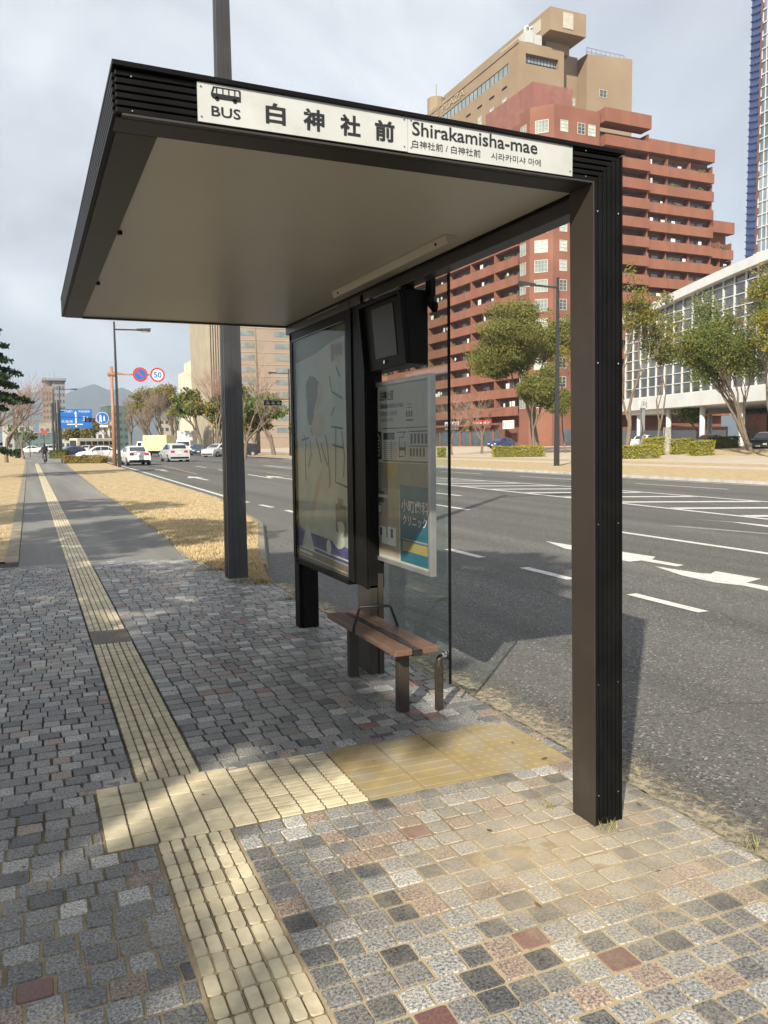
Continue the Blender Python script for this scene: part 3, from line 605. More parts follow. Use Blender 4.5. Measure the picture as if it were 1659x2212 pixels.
# poster pieces (flat print, built at its place)
M['pp'] = mat('poster_ground', (.33,.345,.29), (.45,.435,.36), rough=.5, scale=1.6, detail=6, stretch=(1,1,.8), stain=(.27,.32,.28), stain_scale=2.6, stain_lo=.45, stain_hi=.7)
M['pskin'] = mat('poster_blush', (.42,.28,.20), (.34,.26,.2), rough=.5, scale=5); M['phair'] = mat('poster_dark', (.022,.016,.010), (.055,.042,.025), rough=.5, scale=9)
M['ppurple'] = mat('poster_violet', (.035,.03,.13), (.08,.07,.19), rough=.5, scale=12); M['pwhite'] = mat('poster_white', (.48,.5,.42), (.36,.37,.3), rough=.5, scale=6)
M['pgreen'] = mat('poster_leaf', (.055,.055,.02), (.085,.07,.028), rough=.5, scale=10); M['pred'] = mat('poster_red', (.26,.06,.03), rough=.5); M['psepia'] = mat('poster_sepia', (.16,.12,.085), (.10,.075,.055), rough=.5, scale=18)
M['pstroke'] = mat('poster_stroke', (.03,.03,.026), rough=.5)
b = MB(); b.box(2.114, 2.1195, 5.455, 6.69, .608, 2.455); poster = PA(b.build('poster', M['pp'], ad_))
layer = [0]
def pp(poly, m, th=.0006):
    "poly in poster units: s 0..1 from the far (left) end to the near end, z in metres"
    layer[0] += 1; x = 2.1138-.0004*layer[0]*.35
    q = MB(); q.prism([(s, z) for s, z in poly], (x, 6.69, 0), (0, -1.235, 0), (0, 0, 1), (-1, 0, 0), .0003); return q, m
def blob(s, z, rs, rz, k=14, jit=.18, sd=0):
    g = np.random.default_rng(sd); return [(s+rs*math.cos(2*math.pi*i/k)*(1+jit*g.uniform(-1,1)), z+rz*math.sin(2*math.pi*i/k)*(1+jit*g.uniform(-1,1))) for i in range(k)]
def stroke(pts, wd):
    L1 = []; L2 = []
    for i, (s, z) in enumerate(pts):
        a = pts[max(i-1, 0)]; c = pts[min(i+1, len(pts)-1)]; dx, dz = (c[0]-a[0])*1.235, c[1]-a[1]; l = math.hypot(dx, dz) or 1
        L1.append((s-dz/l*wd/2/1.235, z+dx/l*wd/2)); L2.append((s+dz/l*wd/2/1.235, z-dx/l*wd/2))
    return L1+L2[::-1]
art = {'leaf_band': [], 'figure': [], 'brush_strokes': [], 'violet_band': [], 'white_shapes': [], 'red_caption': [], 'photo_strip': []}
art['leaf_band'] = [pp([(0,2.455),(1,2.455),(1,2.37),(.7,2.35),(.4,2.30),(0,2.27)], 'pgreen')]
art['figure'] = [pp(blob(.42,1.98,.12,.12,16,.1,2), 'pskin'), pp(blob(.34,2.02,.13,.13,16,.22,3), 'phair'), pp(blob(.30,1.88,.07,.13,12,.25,4), 'phair'), pp(blob(.45,1.74,.11,.12,14,.25,5), 'pskin'),
                 pp([(.42,1.32),(.50,1.36),(.42,1.16),(.30,.98),(.24,1.0)], 'pskin')]
st = [[(.16,1.66),(.2,1.6),(.17,1.5),(.18,1.28)], [(.28,1.62),(.3,1.5),(.24,1.4)], [(.4,1.64),(.46,1.54),(.5,1.44)], [(.5,1.6),(.56,1.5),(.62,1.42)], [(.58,1.66),(.62,1.58),(.66,1.3),(.64,1.25)],
      [(.7,1.72),(.9,1.70)], [(.72,1.58),(.9,1.56)], [(.78,1.72),(.76,1.3),(.98,1.27)], [(.88,1.68),(.92,1.5),(.9,1.34)], [(.68,2.1),(.72,1.98),(.9,1.92)], [(.8,2.16),(.86,2.08)], [(.1,1.62),(.26,1.64)], [(.7,1.80),(.76,1.86)], [(.34,1.66),(.3,1.72)]]
art['brush_strokes'] = [pp(stroke(s_, .016), 'pstroke') for s_ in st]
art['violet_band'] = [pp([(0,.90),(.12,.86),(.30,.855),(.62,.845),(1,.82),(1,.70),(0,.72)], 'ppurple')]
art['white_shapes'] = [pp([(.07,.70),(.16,.90),(.22,.93),(.36,.68)], 'pwhite'), pp(blob(.62,.785,.045,.06,12,.05,8), 'pwhite'), pp(blob(.80,.86,.10,.06,12,.12,9), 'pwhite'), pp([(0,.705),(.4,.70),(1,.69),(1,.608),(0,.608)], 'psepia'),
                       pp([(.02,.69),(.3,.685),(.3,.665),(.02,.67)], 'pwhite'), pp(stroke([(.03,.65),(.4,.645),(.95,.635)], .006), 'pwhite'), pp(stroke([(.3,.745),(.6,.735),(.98,.73)], .012), 'pwhite')]
art['red_caption'] = [pp([(.72,2.33),(.76,2.335),(.76,2.21),(.72,2.20)], 'pred')]+[pp([(.785+.035*i,2.32),(.80+.035*i,2.32),(.80+.035*i,2.25-.02*(i%2)),(.785+.035*i,2.25-.02*(i%2))], 'pred') for i in range(4)]
art['photo_strip'] = [pp([(.76,1.14),(.93,1.13),(.93,.90),(.76,.93)], 'psepia'), pp([(.80,1.18),(.87,1.18),(.87,1.135),(.80,1.135)], 'pred'), pp(blob(.85,.96,.07,.06,10,.2,12), 'pwhite')]
art['side_strip'] = [pp([(.955,2.40),(.985,2.40),(.985,1.9),(.955,1.9)], 'pgreen')]
PINV = Matrix.Translation(ad_.location).inverted()
for k_, q in art.items():
    g = MB(); ms_names = []
    for mb, m_ in q:
        if m_ not in ms_names: ms_names.append(m_)
        g.add(mb.v, mb.f, ms_names.index(m_))
    g.build(k_, [M[i] for i in ms_names], poster)
b = MB(); b.box(2.090, 2.095, 5.442, 6.698, .606, 2.458); PA(b.build('glass', M['poster_pane'], ad_))

# ------------------------------------------------------------------ glass windbreak
gs = thing('glass_windbreak', 'tall clear glass windbreak behind the bench with a dark edge strip', 'glass screen', (2.226, 4.6, 0))
def PG(o): o.matrix_parent_inverse = Matrix.Translation(gs.location).inverted(); return o
b = MB(); b.box(2.222, 2.230, 4.155, 5.03, .17, 2.56); PG(b.build('pane', M['pane'], gs))
b = MB(); b.box(2.219, 2.233, 4.142, 4.156, .165, 2.555); PG(b.build('edge_strip', M['black'], gs, bevel=.002))
b = MB(); b.box(2.155, 2.203, 4.19, 4.215, -.02, .27); b.tube([(2.178,4.2025,.26),(2.18,4.2025,.305),(2.195,4.2025,.325)], .02, 8); PG(b.build('clamp_post', M['bronze'], gs, bevel=.003))
b = MB(); b.box(2.165, 2.195, 4.184, 4.1895, .12, .27); 
for z in (.16, .225): b.tube([(2.18, 4.176, z), (2.18, 4.186, z)], .009, 6)
PG(b.build('bolt_plate', M['bronze'], gs))
b = MB(); b.tube([(2.195,4.2,.325),(2.213,4.2,.325)], .018, 10); b.tube([(2.2135,4.2,.325),(2.221,4.2,.325)], .032, 14); b.tube([(2.2315,4.2,.325),(2.237,4.2,.325)], .03, 14); PG(b.build('disc_clamp', M['steel'], gs, smooth=False))
b = MB(); b.box(2.185, 2.215, 4.29, 4.36, 2.44, 2.60); b.tube([(2.2,4.325,2.45),(2.205,4.325,2.40),(2.214,4.31,2.385)], .024, 10); b.tube([(2.205,4.30,2.385),(2.2205,4.30,2.385)], .034, 12)
PG(b.build('top_clamp', M['black'], gs))

# ------------------------------------------------------------------ timetable board
tb = thing('timetable_board', 'aluminium framed stop timetable board with route notices and a blue clinic poster', 'timetable', (2.18, 4.75, 1.4))
def PT(o): o.matrix_parent_inverse = Matrix.Translation(tb.location).inverted(); return o
b = MB(); y0, y1, z0, z1 = 4.25, 5.225, .795, 1.995
b.box(2.152, 2.192, y0, y0+.03, z0, z1); b.box(2.152, 2.192, y1-.025, y1, z0, z1); b.box(2.152, 2.192, y0+.03, y1-.025, z0, z0+.028); b.box(2.152, 2.192, y0+.03, y1-.025, z1-.028, z1)
PT(b.build('frame', M['silver'], tb, bevel=.002))
b = MB(); b.box(2.165, 2.188, y0+.03, y1-.025, z0+.028, z1-.028); face = PT(b.build('notice_face', M['paper'], tb))
X0 = 2.1645; TO, TU, TV = (X0, 5.2, 0.823), (0, -1, 0), (0, 0, 1)     # board plane: s from the far edge, t up
def TBX(mb, s0, s1, t0, t1, th=.0008): mb.box(X0-th, X0, 5.2-s1, 5.2-s0, .823+t0, .823+t1)
def TT(body, m, s, t_, ww, hh, off=0., name='lettering'): return text(name, body, m, s, t_, ww, hh, (X0-.001, 5.2, .823), TU, TV, face, off=off)
M['btan'] = mat('notice_beige', (.40,.33,.24), (.34,.285,.21), rough=.55, scale=4); M['bblue'] = mat('poster_teal', (.014,.105,.165), (.017,.125,.185), rough=.45, scale=5); M['byellow'] = mat('poster_yellow', (.36,.27,.05), rough=.5)
M['bgrey'] = mat('notice_grey', (.27,.265,.235), (.23,.225,.2), rough=.55, scale=6)
b = MB(); TBX(b, .0, .10, .02, .66, .0006); TBX(b, .10, .48, .02, .63, .0006); b.build('beige_notice', M['btan'], face)
b = MB(); TBX(b, .10, .92, .47, .64, .0009); b.build('grey_notice', M['bgrey'], face)
b = MB(); TBX(b, .02, .21, .66, .845); TBX(b, .235, .91, .86, .866); TBX(b, .235, .90, .648, .656); TBX(b, .24, .42, .79, .835); TBX(b, .46, .60, .833, .84)
TBX(b, .64, .92, .835, .842); TBX(b, .64, .92, .745, .75)
for i in range(9): TBX(b, .25, .46, .665+.013*i, .667+.013*i)
for s_ in (.25, .365): TBX(b, s_, s_+.006, .665, .785)
for i in range(5): TBX(b, .66+.05*i, .69+.05*i, .765, .825); TBX(b, .65+.045*i, .675+.045*i, .685, .735)
for pts in ([(.49,.67),(.49,.80)], [(.49,.80),(.56,.80)], [(.56,.80),(.56,.83)], [(.49,.72),(.58,.735)], [(.58,.735),(.575,.69)], [(.5,.68),(.56,.68)], [(.58,.735),(.58,.77)]):
    (a, c), (d, e_) = pts; TBX(b, min(a, d), max(a, d)+.007, min(c, e_), max(c, e_)+.007)
b.build('route_table', M['ink'], face)
b = MB(); 
for cs in (.075, .155):
    for i in range(20):
        a0, a1 = 2*math.pi*i/20, 2*math.pi*(i+.6)/20
        TBXr = [(cs+r_*math.cos(a), .752+1.9*r_*math.sin(a)) for r_, a in ((.040, a0), (.040, a1), (.033, a1), (.033, a0))]
        b.prism(TBXr, (X0-.0009, 5.2, .823), TU, TV, (-1, 0, 0), .0004)
    for i in range(4): TBX(b, cs-.018+.006*(i%2), cs+.016, .715+.022*i, .723+.022*i, .0013)
b.build('white_rings', M['sign_white'], face)
b = MB()
for i in range(12): TBX(b, .03+.008*(i%3), .20-.02*((i*7)%4)*.5, .63-.008*i if i < 4 else .46-.022*(i-4), .633-.008*i if i < 4 else .466-.022*(i-4), .0012)
for i in range(10): TBX(b, .03, .09, .24+.02*i, .25+.02*i, .0012)
TBX(b, .13, .24, .37, .45, .0012); TBX(b, .14, .2, .29, .36, .0012)
b.build('small_print', M['grey_ink'], face)
b = MB(); b.cut(); TBX(b, .13, .30, .405, .425, .0016); b.cut(); TBX(b, .145, .19, .3, .35, .0016); b.cut(); TBX(b, .15, .27, .14, .21, .0012); b.cut(); TBX(b, .30, .43, .14, .215, .0012); b.cut(); TBX(b, .20, .43, .095, .14, .0012); each(b, 'white_slip', M['sign_white'], face)
b = MB(); b.cut(); TBX(b, .165, .205, .145, .2, .0018); b.cut(); TBX(b, .345, .385, .145, .205, .0018); each(b, 'printed_figure', M['car_navy'], face)
b = MB(); TBX(b, .26, .45, .555, .635, .0013); TBX(b, .29, .36, .5, .555, .0013); b.build('yellow_slip', M['byellow'], face)
b = MB(); TBX(b, .50, .915, .012, .50, .0014); b.build('clinic_poster', M['bblue'], face)
b = MB(); TBX(b, .54, .89, .085, .145, .002); b.build('yellow_bar', M['byellow'], face)
b = MB(); TBX(b, .53, .89, .155, .165, .002); TBX(b, .56, .86, .105, .112, .0026); TBX(b, .56, .86, .12, .126, .0026); b.build('poster_lines', M['bgrey'], face)
def TT2(*a, **k):
    o = TT(*a, **k); o.location.x -= .0012; return o
TT('白神社前', M['ink'], .20, 1.045, .21, .068, .02); TT('Shirakamisha-mae', M['ink'], .20, .995, .36, .038, .006); TT('白神社前 / 白神社前', M['ink'], .20, .945, .27, .032); TT('시라카미샤 마에', M['ink'], .20, .905, .20, .026)
TT('BUS', M['ink'], .03, .925, .07, .035, .01); TT('小町歯科', M['sign_white'], .525, .335, .385, .078, .02).location.x -= .0012; TT('クリニック', M['sign_white'], .54, .25, .345, .065, .02).location.x -= .0012
b = MB(); TBX(b, .035, .10, .985, 1.02); TBX(b, .035, .10, 1.025, 1.03); TBX(b, .62, .68, .985, .99); TBX(b, .62, .67, 1.005, 1.01); TBX(b, .60, .70, .905, .915)
for i in range(3): TBX(b, .60+.035*i, .62+.035*i, .93, .965)
b.build('bus_pictogram', M['ink'], face)
b = MB(); b.box(2.156, 2.158, y0+.031, y1-.026, z0+.029, z1-.029); PT(b.build('glass', M['poster_pane'], tb))

# ------------------------------------------------------------------ monitor
mo = thing('display_monitor', 'black hooded arrival display monitor hung from the shelter ceiling', 'monitor', (2.1, 4.75, 2.55))
def PM(o): o.matrix_parent_inverse = Matrix.Translation(mo.location).inverted(); return o
b = MB(); ya, yb = 4.36, 5.05
b.hexa([(2.085,ya,2.06),(2.20,ya,2.055),(2.20,yb,2.055),(2.085,yb,2.06),(2.045,ya,2.49),(2.20,ya,2.49),(2.20,yb,2.49),(2.045,yb,2.49)])
PM(b.build('casing', M['black'], mo, bevel=.004))
nrm = Vector((-.43, 0, -.04)).normalized(); upv = Vector((-.04, 0, .43)).normalized()
def mface(y0, y1, t0, t1, o, mt, name):
    q = MB(); base = Vector((2.085, 0, 2.06)); a = base+upv*t0; c = base+upv*t1
    q.hexa([a+nrm*o+Vector((0,y0,0)), a+Vector((0,y0,0)), a+Vector((0,y1,0)), a+nrm*o+Vector((0,y1,0)), c+nrm*o+Vector((0,y0,0)), c+Vector((0,y0,0)), c+Vector((0,y1,0)), c+nrm*o+Vector((0,y1,0))])
    return PM(q.build(name, mt, mo))
mface(4.53, 4.86, .07, .38, .004, M['screen'], 'screen')
mface(4.365, 4.40, .0, .43, .03, M['black'], 'hood_edge'); mface(5.01, 5.045, .0, .43, .03, M['black'], 'hood_edge'); mface(4.40, 5.01, .41, .43, .03, M['black'], 'hood_edge')
b = MB(); b.tube([(2.078,4.72,2.10),(2.07,4.72,2.10)], .012, 8); PM(b.build('sensor', M['steel'], mo))
b = MB()
for y in (4.47, 4.9): b.cut(); b.box(2.09, 2.15, y-.035, y+.035, 2.485, 2.60); b.box(2.075, 2.165, y-.05, y+.05, 2.49, 2.505)
each(b, 'hanger', M['black'], mo, PM, bevel=.003)
b = MB(); b.tube([(2.085,4.83,2.50),(2.08,4.83,2.55)], .006, 6); b.tube([(2.08,4.83,2.50),(2.07,4.83,2.50)], .012, 8); b.box(2.06, 2.075, 4.93, 5.0, 2.515, 2.53); b.box(2.07, 2.08, 4.5, 4.88, 2.515, 2.524)
PM(b.build('conduit', M['silver'], mo))

# ------------------------------------------------------------------ bench
be = thing('bench', 'backless bench of two brown wooden planks with a steel arm hoop on two dark posts', 'bench', (1.97, 4.65, 0))
def PB(o): o.matrix_parent_inverse = Matrix.Translation(be.location).inverted(); return o
for x0, x1 in ((1.855, 1.968), (2.026, 2.135)):
    b = MB(); b.box(x0, x1, 4.12, 5.27, .375, .412); PB(b.build('plank', M['wood'], be, bevel=.005))
b = MB(); b.box(1.971, 2.023, 4.125, 5.265, .365, .40); PB(b.build('centre_rail', M['black'], be, bevel=.003))
b = MB(); b.box(1.984, 1.992, 4.13, 5.26, .4005, .407); b.box(2.002, 2.010, 4.13, 5.26, .4005, .407); b.box(1.992, 2.002, 4.14, 4.9, .4005, .404); PB(b.build('rail_fins', M['charcoal'], be))
b = MB(); b.box(1.969, 2.0245, 4.113, 4.1195, .37, .408); PB(b.build('end_cap', M['chip'], be))
for y in (4.275, 5.075):
    b = MB(); b.box(1.938, 2.005, y-.03, y+.03, -.02, .364); b.box(1.9, 2.09, y-.028, y+.028, .3645, .3745); PB(b.build('leg', M['bronze'], be, bevel=.004))
b = MB(); b.tube([(1.852,4.755,.380),(1.852,4.75,.42),(1.866,4.69,.552),(1.880,4.683,.562),(2.050,4.64,.562),(2.064,4.638,.552),(2.130,4.695,.43),(2.137,4.70,.38)], .010, 8)
PB(b.build('arm_hoop', M['charcoal'], be, smooth=True))

# ------------------------------------------------------------------ street lamps, signs, signals
def make_lamp(label, group, h=10.3, base=.115, arm=2.45, lm='charcoal', slab=True):
    t_ = thing('street_lamp', label, 'street lamp', group=group)
    b = MB(); tp = base*.5
    b.hexa([(-base,-base,-.15),(base,-base,-.15),(base,base,-.15),(-base,base,-.15),(-tp,-tp,h),(tp,-tp,h),(tp,tp,h),(-tp,tp,h)])
    for k in (-1, 1):
        for ax in (0, 1):
            for s in (-1, 1):
                o0, o1 = base*s*1.0, tp*s*1.0; w0 = base*.28*k; 
                if ax == 0: b.hexa([(w0-base*.12,o0-.004,-.1),(w0+base*.12,o0-.004,-.1),(w0+base*.12,o0+.004,-.1),(w0-base*.12,o0+.004,-.1),(w0*.5-tp*.12,o1-.004,h-.1),(w0*.5+tp*.12,o1-.004,h-.1),(w0*.5+tp*.12,o1+.004,h-.1),(w0*.5-tp*.12,o1+.004,h-.1)])
                else: b.hexa([(o0-.004,w0-base*.12,-.1),(o0+.004,w0-base*.12,-.1),(o0+.004,w0+base*.12,-.1),(o0-.004,w0+base*.12,-.1),(o1-.004,w0*.5-tp*.12,h-.1),(o1+.004,w0*.5-tp*.12,h-.1),(o1+.004,w0*.5+tp*.12,h-.1),(o1-.004,w0*.5+tp*.12,h-.1)])
    b.build('pole', M[lm], t_)
    b = MB(); b.bar((0,0,h-.55), (arm-.85,0,h-.52), .07, .10); b.build('arm', M[lm], t_)
    b = MB(); z = h-.50; x0, x1 = arm-.95, arm+.05
    b.hexa([(x0,-.13,z-.07),(x1-.05,-.2,z-.12),(x1-.05,.2,z-.12),(x0,.13,z-.07),(x0,-.11,z+.07),(x1,-.16,z+.13),(x1,.16,z+.13),(x0,.11,z+.07)])
    hd = b.build('lamp_head', M[lm], t_, bevel=.02)
    b = MB(); b.box(x0+.42, x1-.12, -.14, .14, z-.15, z-.108); b.build('lens', M['lamp_lens'], hd)
    if slab:
        b = MB(); b.box(-base*1.45, base*1.35, -base*1.5, base*1.3, -.02, .012); b.build('mortar_base', M['concrete'], t_)
    return t_
lampgrp = 'dark street lamps along the road'
near = make_lamp('thick dark square lamp pole standing right behind the bus shelter', lampgrp, 10.3, .115); near.location = (2.2, 9.47, 0)
mid = dup(near, (5.9, 60.9, -.02), 0, 'dark street lamp on the straw verge beside the pole with two round signs')
far_r = dup(near, (29.6, 41.3, 0), math.pi, 'dark street lamp on the far verge before the red apartment block, head to the left', 1.1)
q = dep(133, 119); dup(near, (q.x, q.y, 0), 0, 'distant dark lamp rising beside the big blue direction sign', 1.0)
q = dep(64, 112); dup(near, (q.x, q.y, 0), math.pi, 'thin distant lamp post on the left, before the reddish bare trees', .52)
q = dep(424, 150); dup(near, (q.x, q.y, 0), math.pi, 'distant lamp before the small cream apartment block', 1.0)
q = dep(627, 100); dup(near, (q.x, q.y, 0), math.pi, 'distant lamp before the bare tree, half hidden by the advertising panel', 1.03)

def disc(mb, c, r, th, m=0, n=24): mb.tube([(c[0], c[1], c[2]), (c[0], c[1]-th, c[2])], r, n, m)
sp_ = thing('sign_pole', 'terracotta pole with arm carrying two round red rimmed signs and a blue one lower down', 'sign pole', (6.0, 65.5, 0))
b = MB(); b.tube([(0,0,-.1),(.02,0,7.55)], [.16,.11], 10); b.build('pole', M['pole_tan'], sp_, smooth=True)
b = MB(); b.bar((-.3,0,6.95), (3.35,0,6.98), .09, .09); b.bar((0,0,7.15), (.9,0,7.0), .07, .07); b.tube([(-.25,0,6.95),(.25,0,6.95)], .17, 8); b.build('arm', M['pole_tan'], sp_)
s1 = MB(); disc(s1, (2.12,-.10,6.98), .56, .03); s1 = s1.build('no_parking_sign', M['sign_red'], sp_)
b = MB(); disc(b, (2.12,-.131,6.98), .42, .004); b.build('blue_field', M['sign_blue'], s1)
b = MB(); b.bar((1.82,-.139,7.28), (2.42,-.139,6.68), .11, .006, up=(0,1,0)); b.build('red_slash', M['sign_red'], s1)
s2 = MB(); disc(s2, (3.42,-.10,6.98), .56, .03); s2 = s2.build('speed_sign', M['sign_red'], sp_); s2['label'] = 'round speed sign reading 50'
b = MB(); disc(b, (3.42,-.131,6.98), .43, .004); b.build('white_field', M['sign_white'], s2)
text('number', '50', M['sign_blue'], -.30, -.22, .60, .44, (3.42,-.137,6.98), (1,0,0), (0,0,1), s2, off=.03)
b = MB(); b.bar((0,0,3.35), (-.75,0,3.45), .06, .06); b.bar((-.75,0,3.0), (-.75,0,3.8), .05, .05); b.build('bracket', M['pole_tan'], sp_)
s3 = MB(); disc(s3, (-.78,-.06,3.62), .46, .03); s3 = s3.build('path_sign', M['sign_white'], sp_)
b = MB(); disc(b, (-.78,-.091,3.62), .43, .004); b.build('blue_field', M['sign_blue'], s3)
b = MB()   # adult with child, plain figures
for px_, sc_ in ((-.92, 1.0), (-.66, .72)):
    for q_ in ([(-.05,.16),(.05,.16),(.05,.26),(-.05,.26)], [(-.07,-.06),(.07,-.06),(.08,.14),(-.08,.14)], [(-.08,-.30),(-.02,-.30),(.0,-.05),(-.07,-.05)], [(.10,-.30),(.04,-.30),(.0,-.05),(.07,-.05)]):
        b.prism([(x*sc_, z*sc_) for x, z in q_], (px_,-.0955,3.62), (1,0,0), (0,0,1), (0,-1,0), .002)
b.build('pictogram', M['sign_white'], s3)
b = MB(); b.box(-1.0, -.42, -.08, -.06, 2.95, 3.1); b.build('sub_plate', M['sign_white'], sp_)

q = dep(166, 113)
ds = thing('direction_sign', 'large blue overhead direction sign with white arrow and place names', 'road sign', (q.x, q.y, 0))
b = MB(); b.box(-2.15, 2.15, -.05, .05, 3.95, 6.6); pn = b.build('panel', M['sign_blue'], ds)
b = MB(); b.box(-.09,.09,-.056,-.051,4.1,6.0); b.box(-1.2,.9,-.056,-.051,4.42,4.56); b.prism([(-.22,5.95),(.22,5.95),(0,6.35)], (0,-.051,0), (1,0,0), (0,0,1), (0,-1,0), .005); b.build('arrow', M['sign_white'], pn)
for x, z, wd_ in ((-1.9,6.12,1.5), (.4,6.12,1.5), (-1.9,4.72,1.5)): text('lettering', '中区役所' if x > 0 else ('平和大通り' if z > 5 else '広島港'), M['sign_white'], x, z, wd_, .34, (0,-.052,0), (1,0,0), (0,0,1), pn)
text('lettering', '54', M['sign_white'], .9, 5.0, .7, .6, (0,-.052,0), (1,0,0), (0,0,1), pn)
b = MB(); b.bar((-2.6,.12,5.9), (2.0,.12,5.9), .1, .1); b.bar((-2.6,.12,4.5), (2.0,.12,4.5), .1, .1); b.tube([(-2.6,.12,-.1),(-2.6,.12,7.0)], .12, 8); b.build('support', M['charcoal'], ds)
polegrp = 'dark posts left of the blue direction sign'
for px, h_, lab in ((116, 7.4, 'thickest dark post left of the blue direction sign'), (122.5, 7.4, 'plain dark post second from left beside the blue direction sign'), (129, 7.8, 'dark post with short side brackets nearest the blue direction sign')):
    q = dep(px, 112); pl = thing('signal_post', lab, 'post', (q.x, q.y, 0), 0, polegrp)
    b = MB(); b.tube([(0,0,-.1),(0,0,h_)], [.17,.13], 8); b.build('pole', M['charcoal'], pl)
    if px > 125:
        b = MB(); 
        for z in (6.3, 6.7): b.bar((0,0,z), (.75,0,z), .08, .08)
        b.build('bracket', M['charcoal'], pl)
M['red_lamp'] = mat('lit_red_lamp', (.6,.02,.03), emit=(1,.05,.08), estr=3.0); M['dark_lens'] = mat('dark_lens', (.03,.03,.035), rough=.15, coat=1)
def signal(px, d, z, lit, label, s=1.0, armto=3.0):
    q = dep(px, d); t_ = thing('traffic_light', label, 'traffic light', (q.x, q.y, 0), 0, 'traffic lights over the road')
    b = MB(); b.box(-.95*s, .95*s, -.12, .12, z-.26*s, z+.26*s); bd = b.build('housing', M['black'], t_, bevel=.05)
    for i in (-1, 0, 1):
        b = MB(); b.tube([(i*.58*s, -.125, z), (i*.58*s, -.15, z)], .22*s, 14); b.build('lamp_lens', M['red_lamp'] if lit and i == 1 else M['dark_lens'], bd)
        b = MB(); b.prism([(.25*s*math.cos(a)+i*.58*s, z+.25*s*math.sin(a)) for a in [math.pi*k/8 for k in range(9)]]+[(.23*s*math.cos(a)+i*.58*s, z+.23*s*math.sin(a)) for a in [math.pi*(8-k)/8 for k in range(9)]], (0,-.15,0), (1,0,0), (0,0,1), (0,-1,0), .2); b.build('visor', M['black'], bd)
    b = MB(); b.bar((0,.16,z+.3), (armto,.16,z+.45), .09, .09); b.tube([(armto,.16,-.1),(armto,.16,z+.9)], .11, 8); b.build('mast', M['charcoal'], t_)
    return t_
signal(201, 110, 4.95, True, 'traffic light with its red lamp lit before the blue direction sign', 1.0, -4.3)
signal(591, 72, 5.15, False, 'dark traffic light hanging left of the advertising panel', .85, 4.2)

# ------------------------------------------------------------------ vehicles
def ring_loft(stations, m=0):
    "stations: list of rings with equal point counts"
    b = MB(); k = len(stations[0])
    for s in stations: b.v += [tuple(p) for p in s]
    for i in range(len(stations)-1):
        for j in range(k-1): b.f.append((i*k+j, i*k+j+1, (i+1)*k+j+1, (i+1)*k+j)); b.m.append(m)
    b.f.append(tuple(range(k))); b.f.append(tuple(reversed(range((len(stations)-1)*k, len(stations)*k)))); b.m += [m, m]
    return b
PROF = {  # x (front +), belt z, roof z
 'sedan': (4.6, [(-2.28,.70,.72),(-2.2,.92,.94),(-1.55,.98,1.02),(-.85,1.0,1.40),(-.1,.98,1.46),(.45,.96,1.40),(1.15,.92,.98),(2.05,.80,.84),(2.28,.58,.62)], 1.74),
 'hatch': (4.3, [(-2.12,.72,.74),(-2.08,1.0,1.04),(-1.75,1.02,1.40),(-.9,1.0,1.53),(0,.98,1.54),(.5,.96,1.44),(1.25,.94,1.0),(1.98,.84,.88),(2.14,.6,.64)], 1.74),
 'suv': (4.6, [(-2.25,.85,.88),(-2.22,1.08,1.14),(-2.0,1.10,1.62),(-1.0,1.08,1.70),(0,1.06,1.70),(.55,1.04,1.62),(1.15,1.02,1.10),(2.1,.96,1.02),(2.28,.66,.7)], 1.82)}
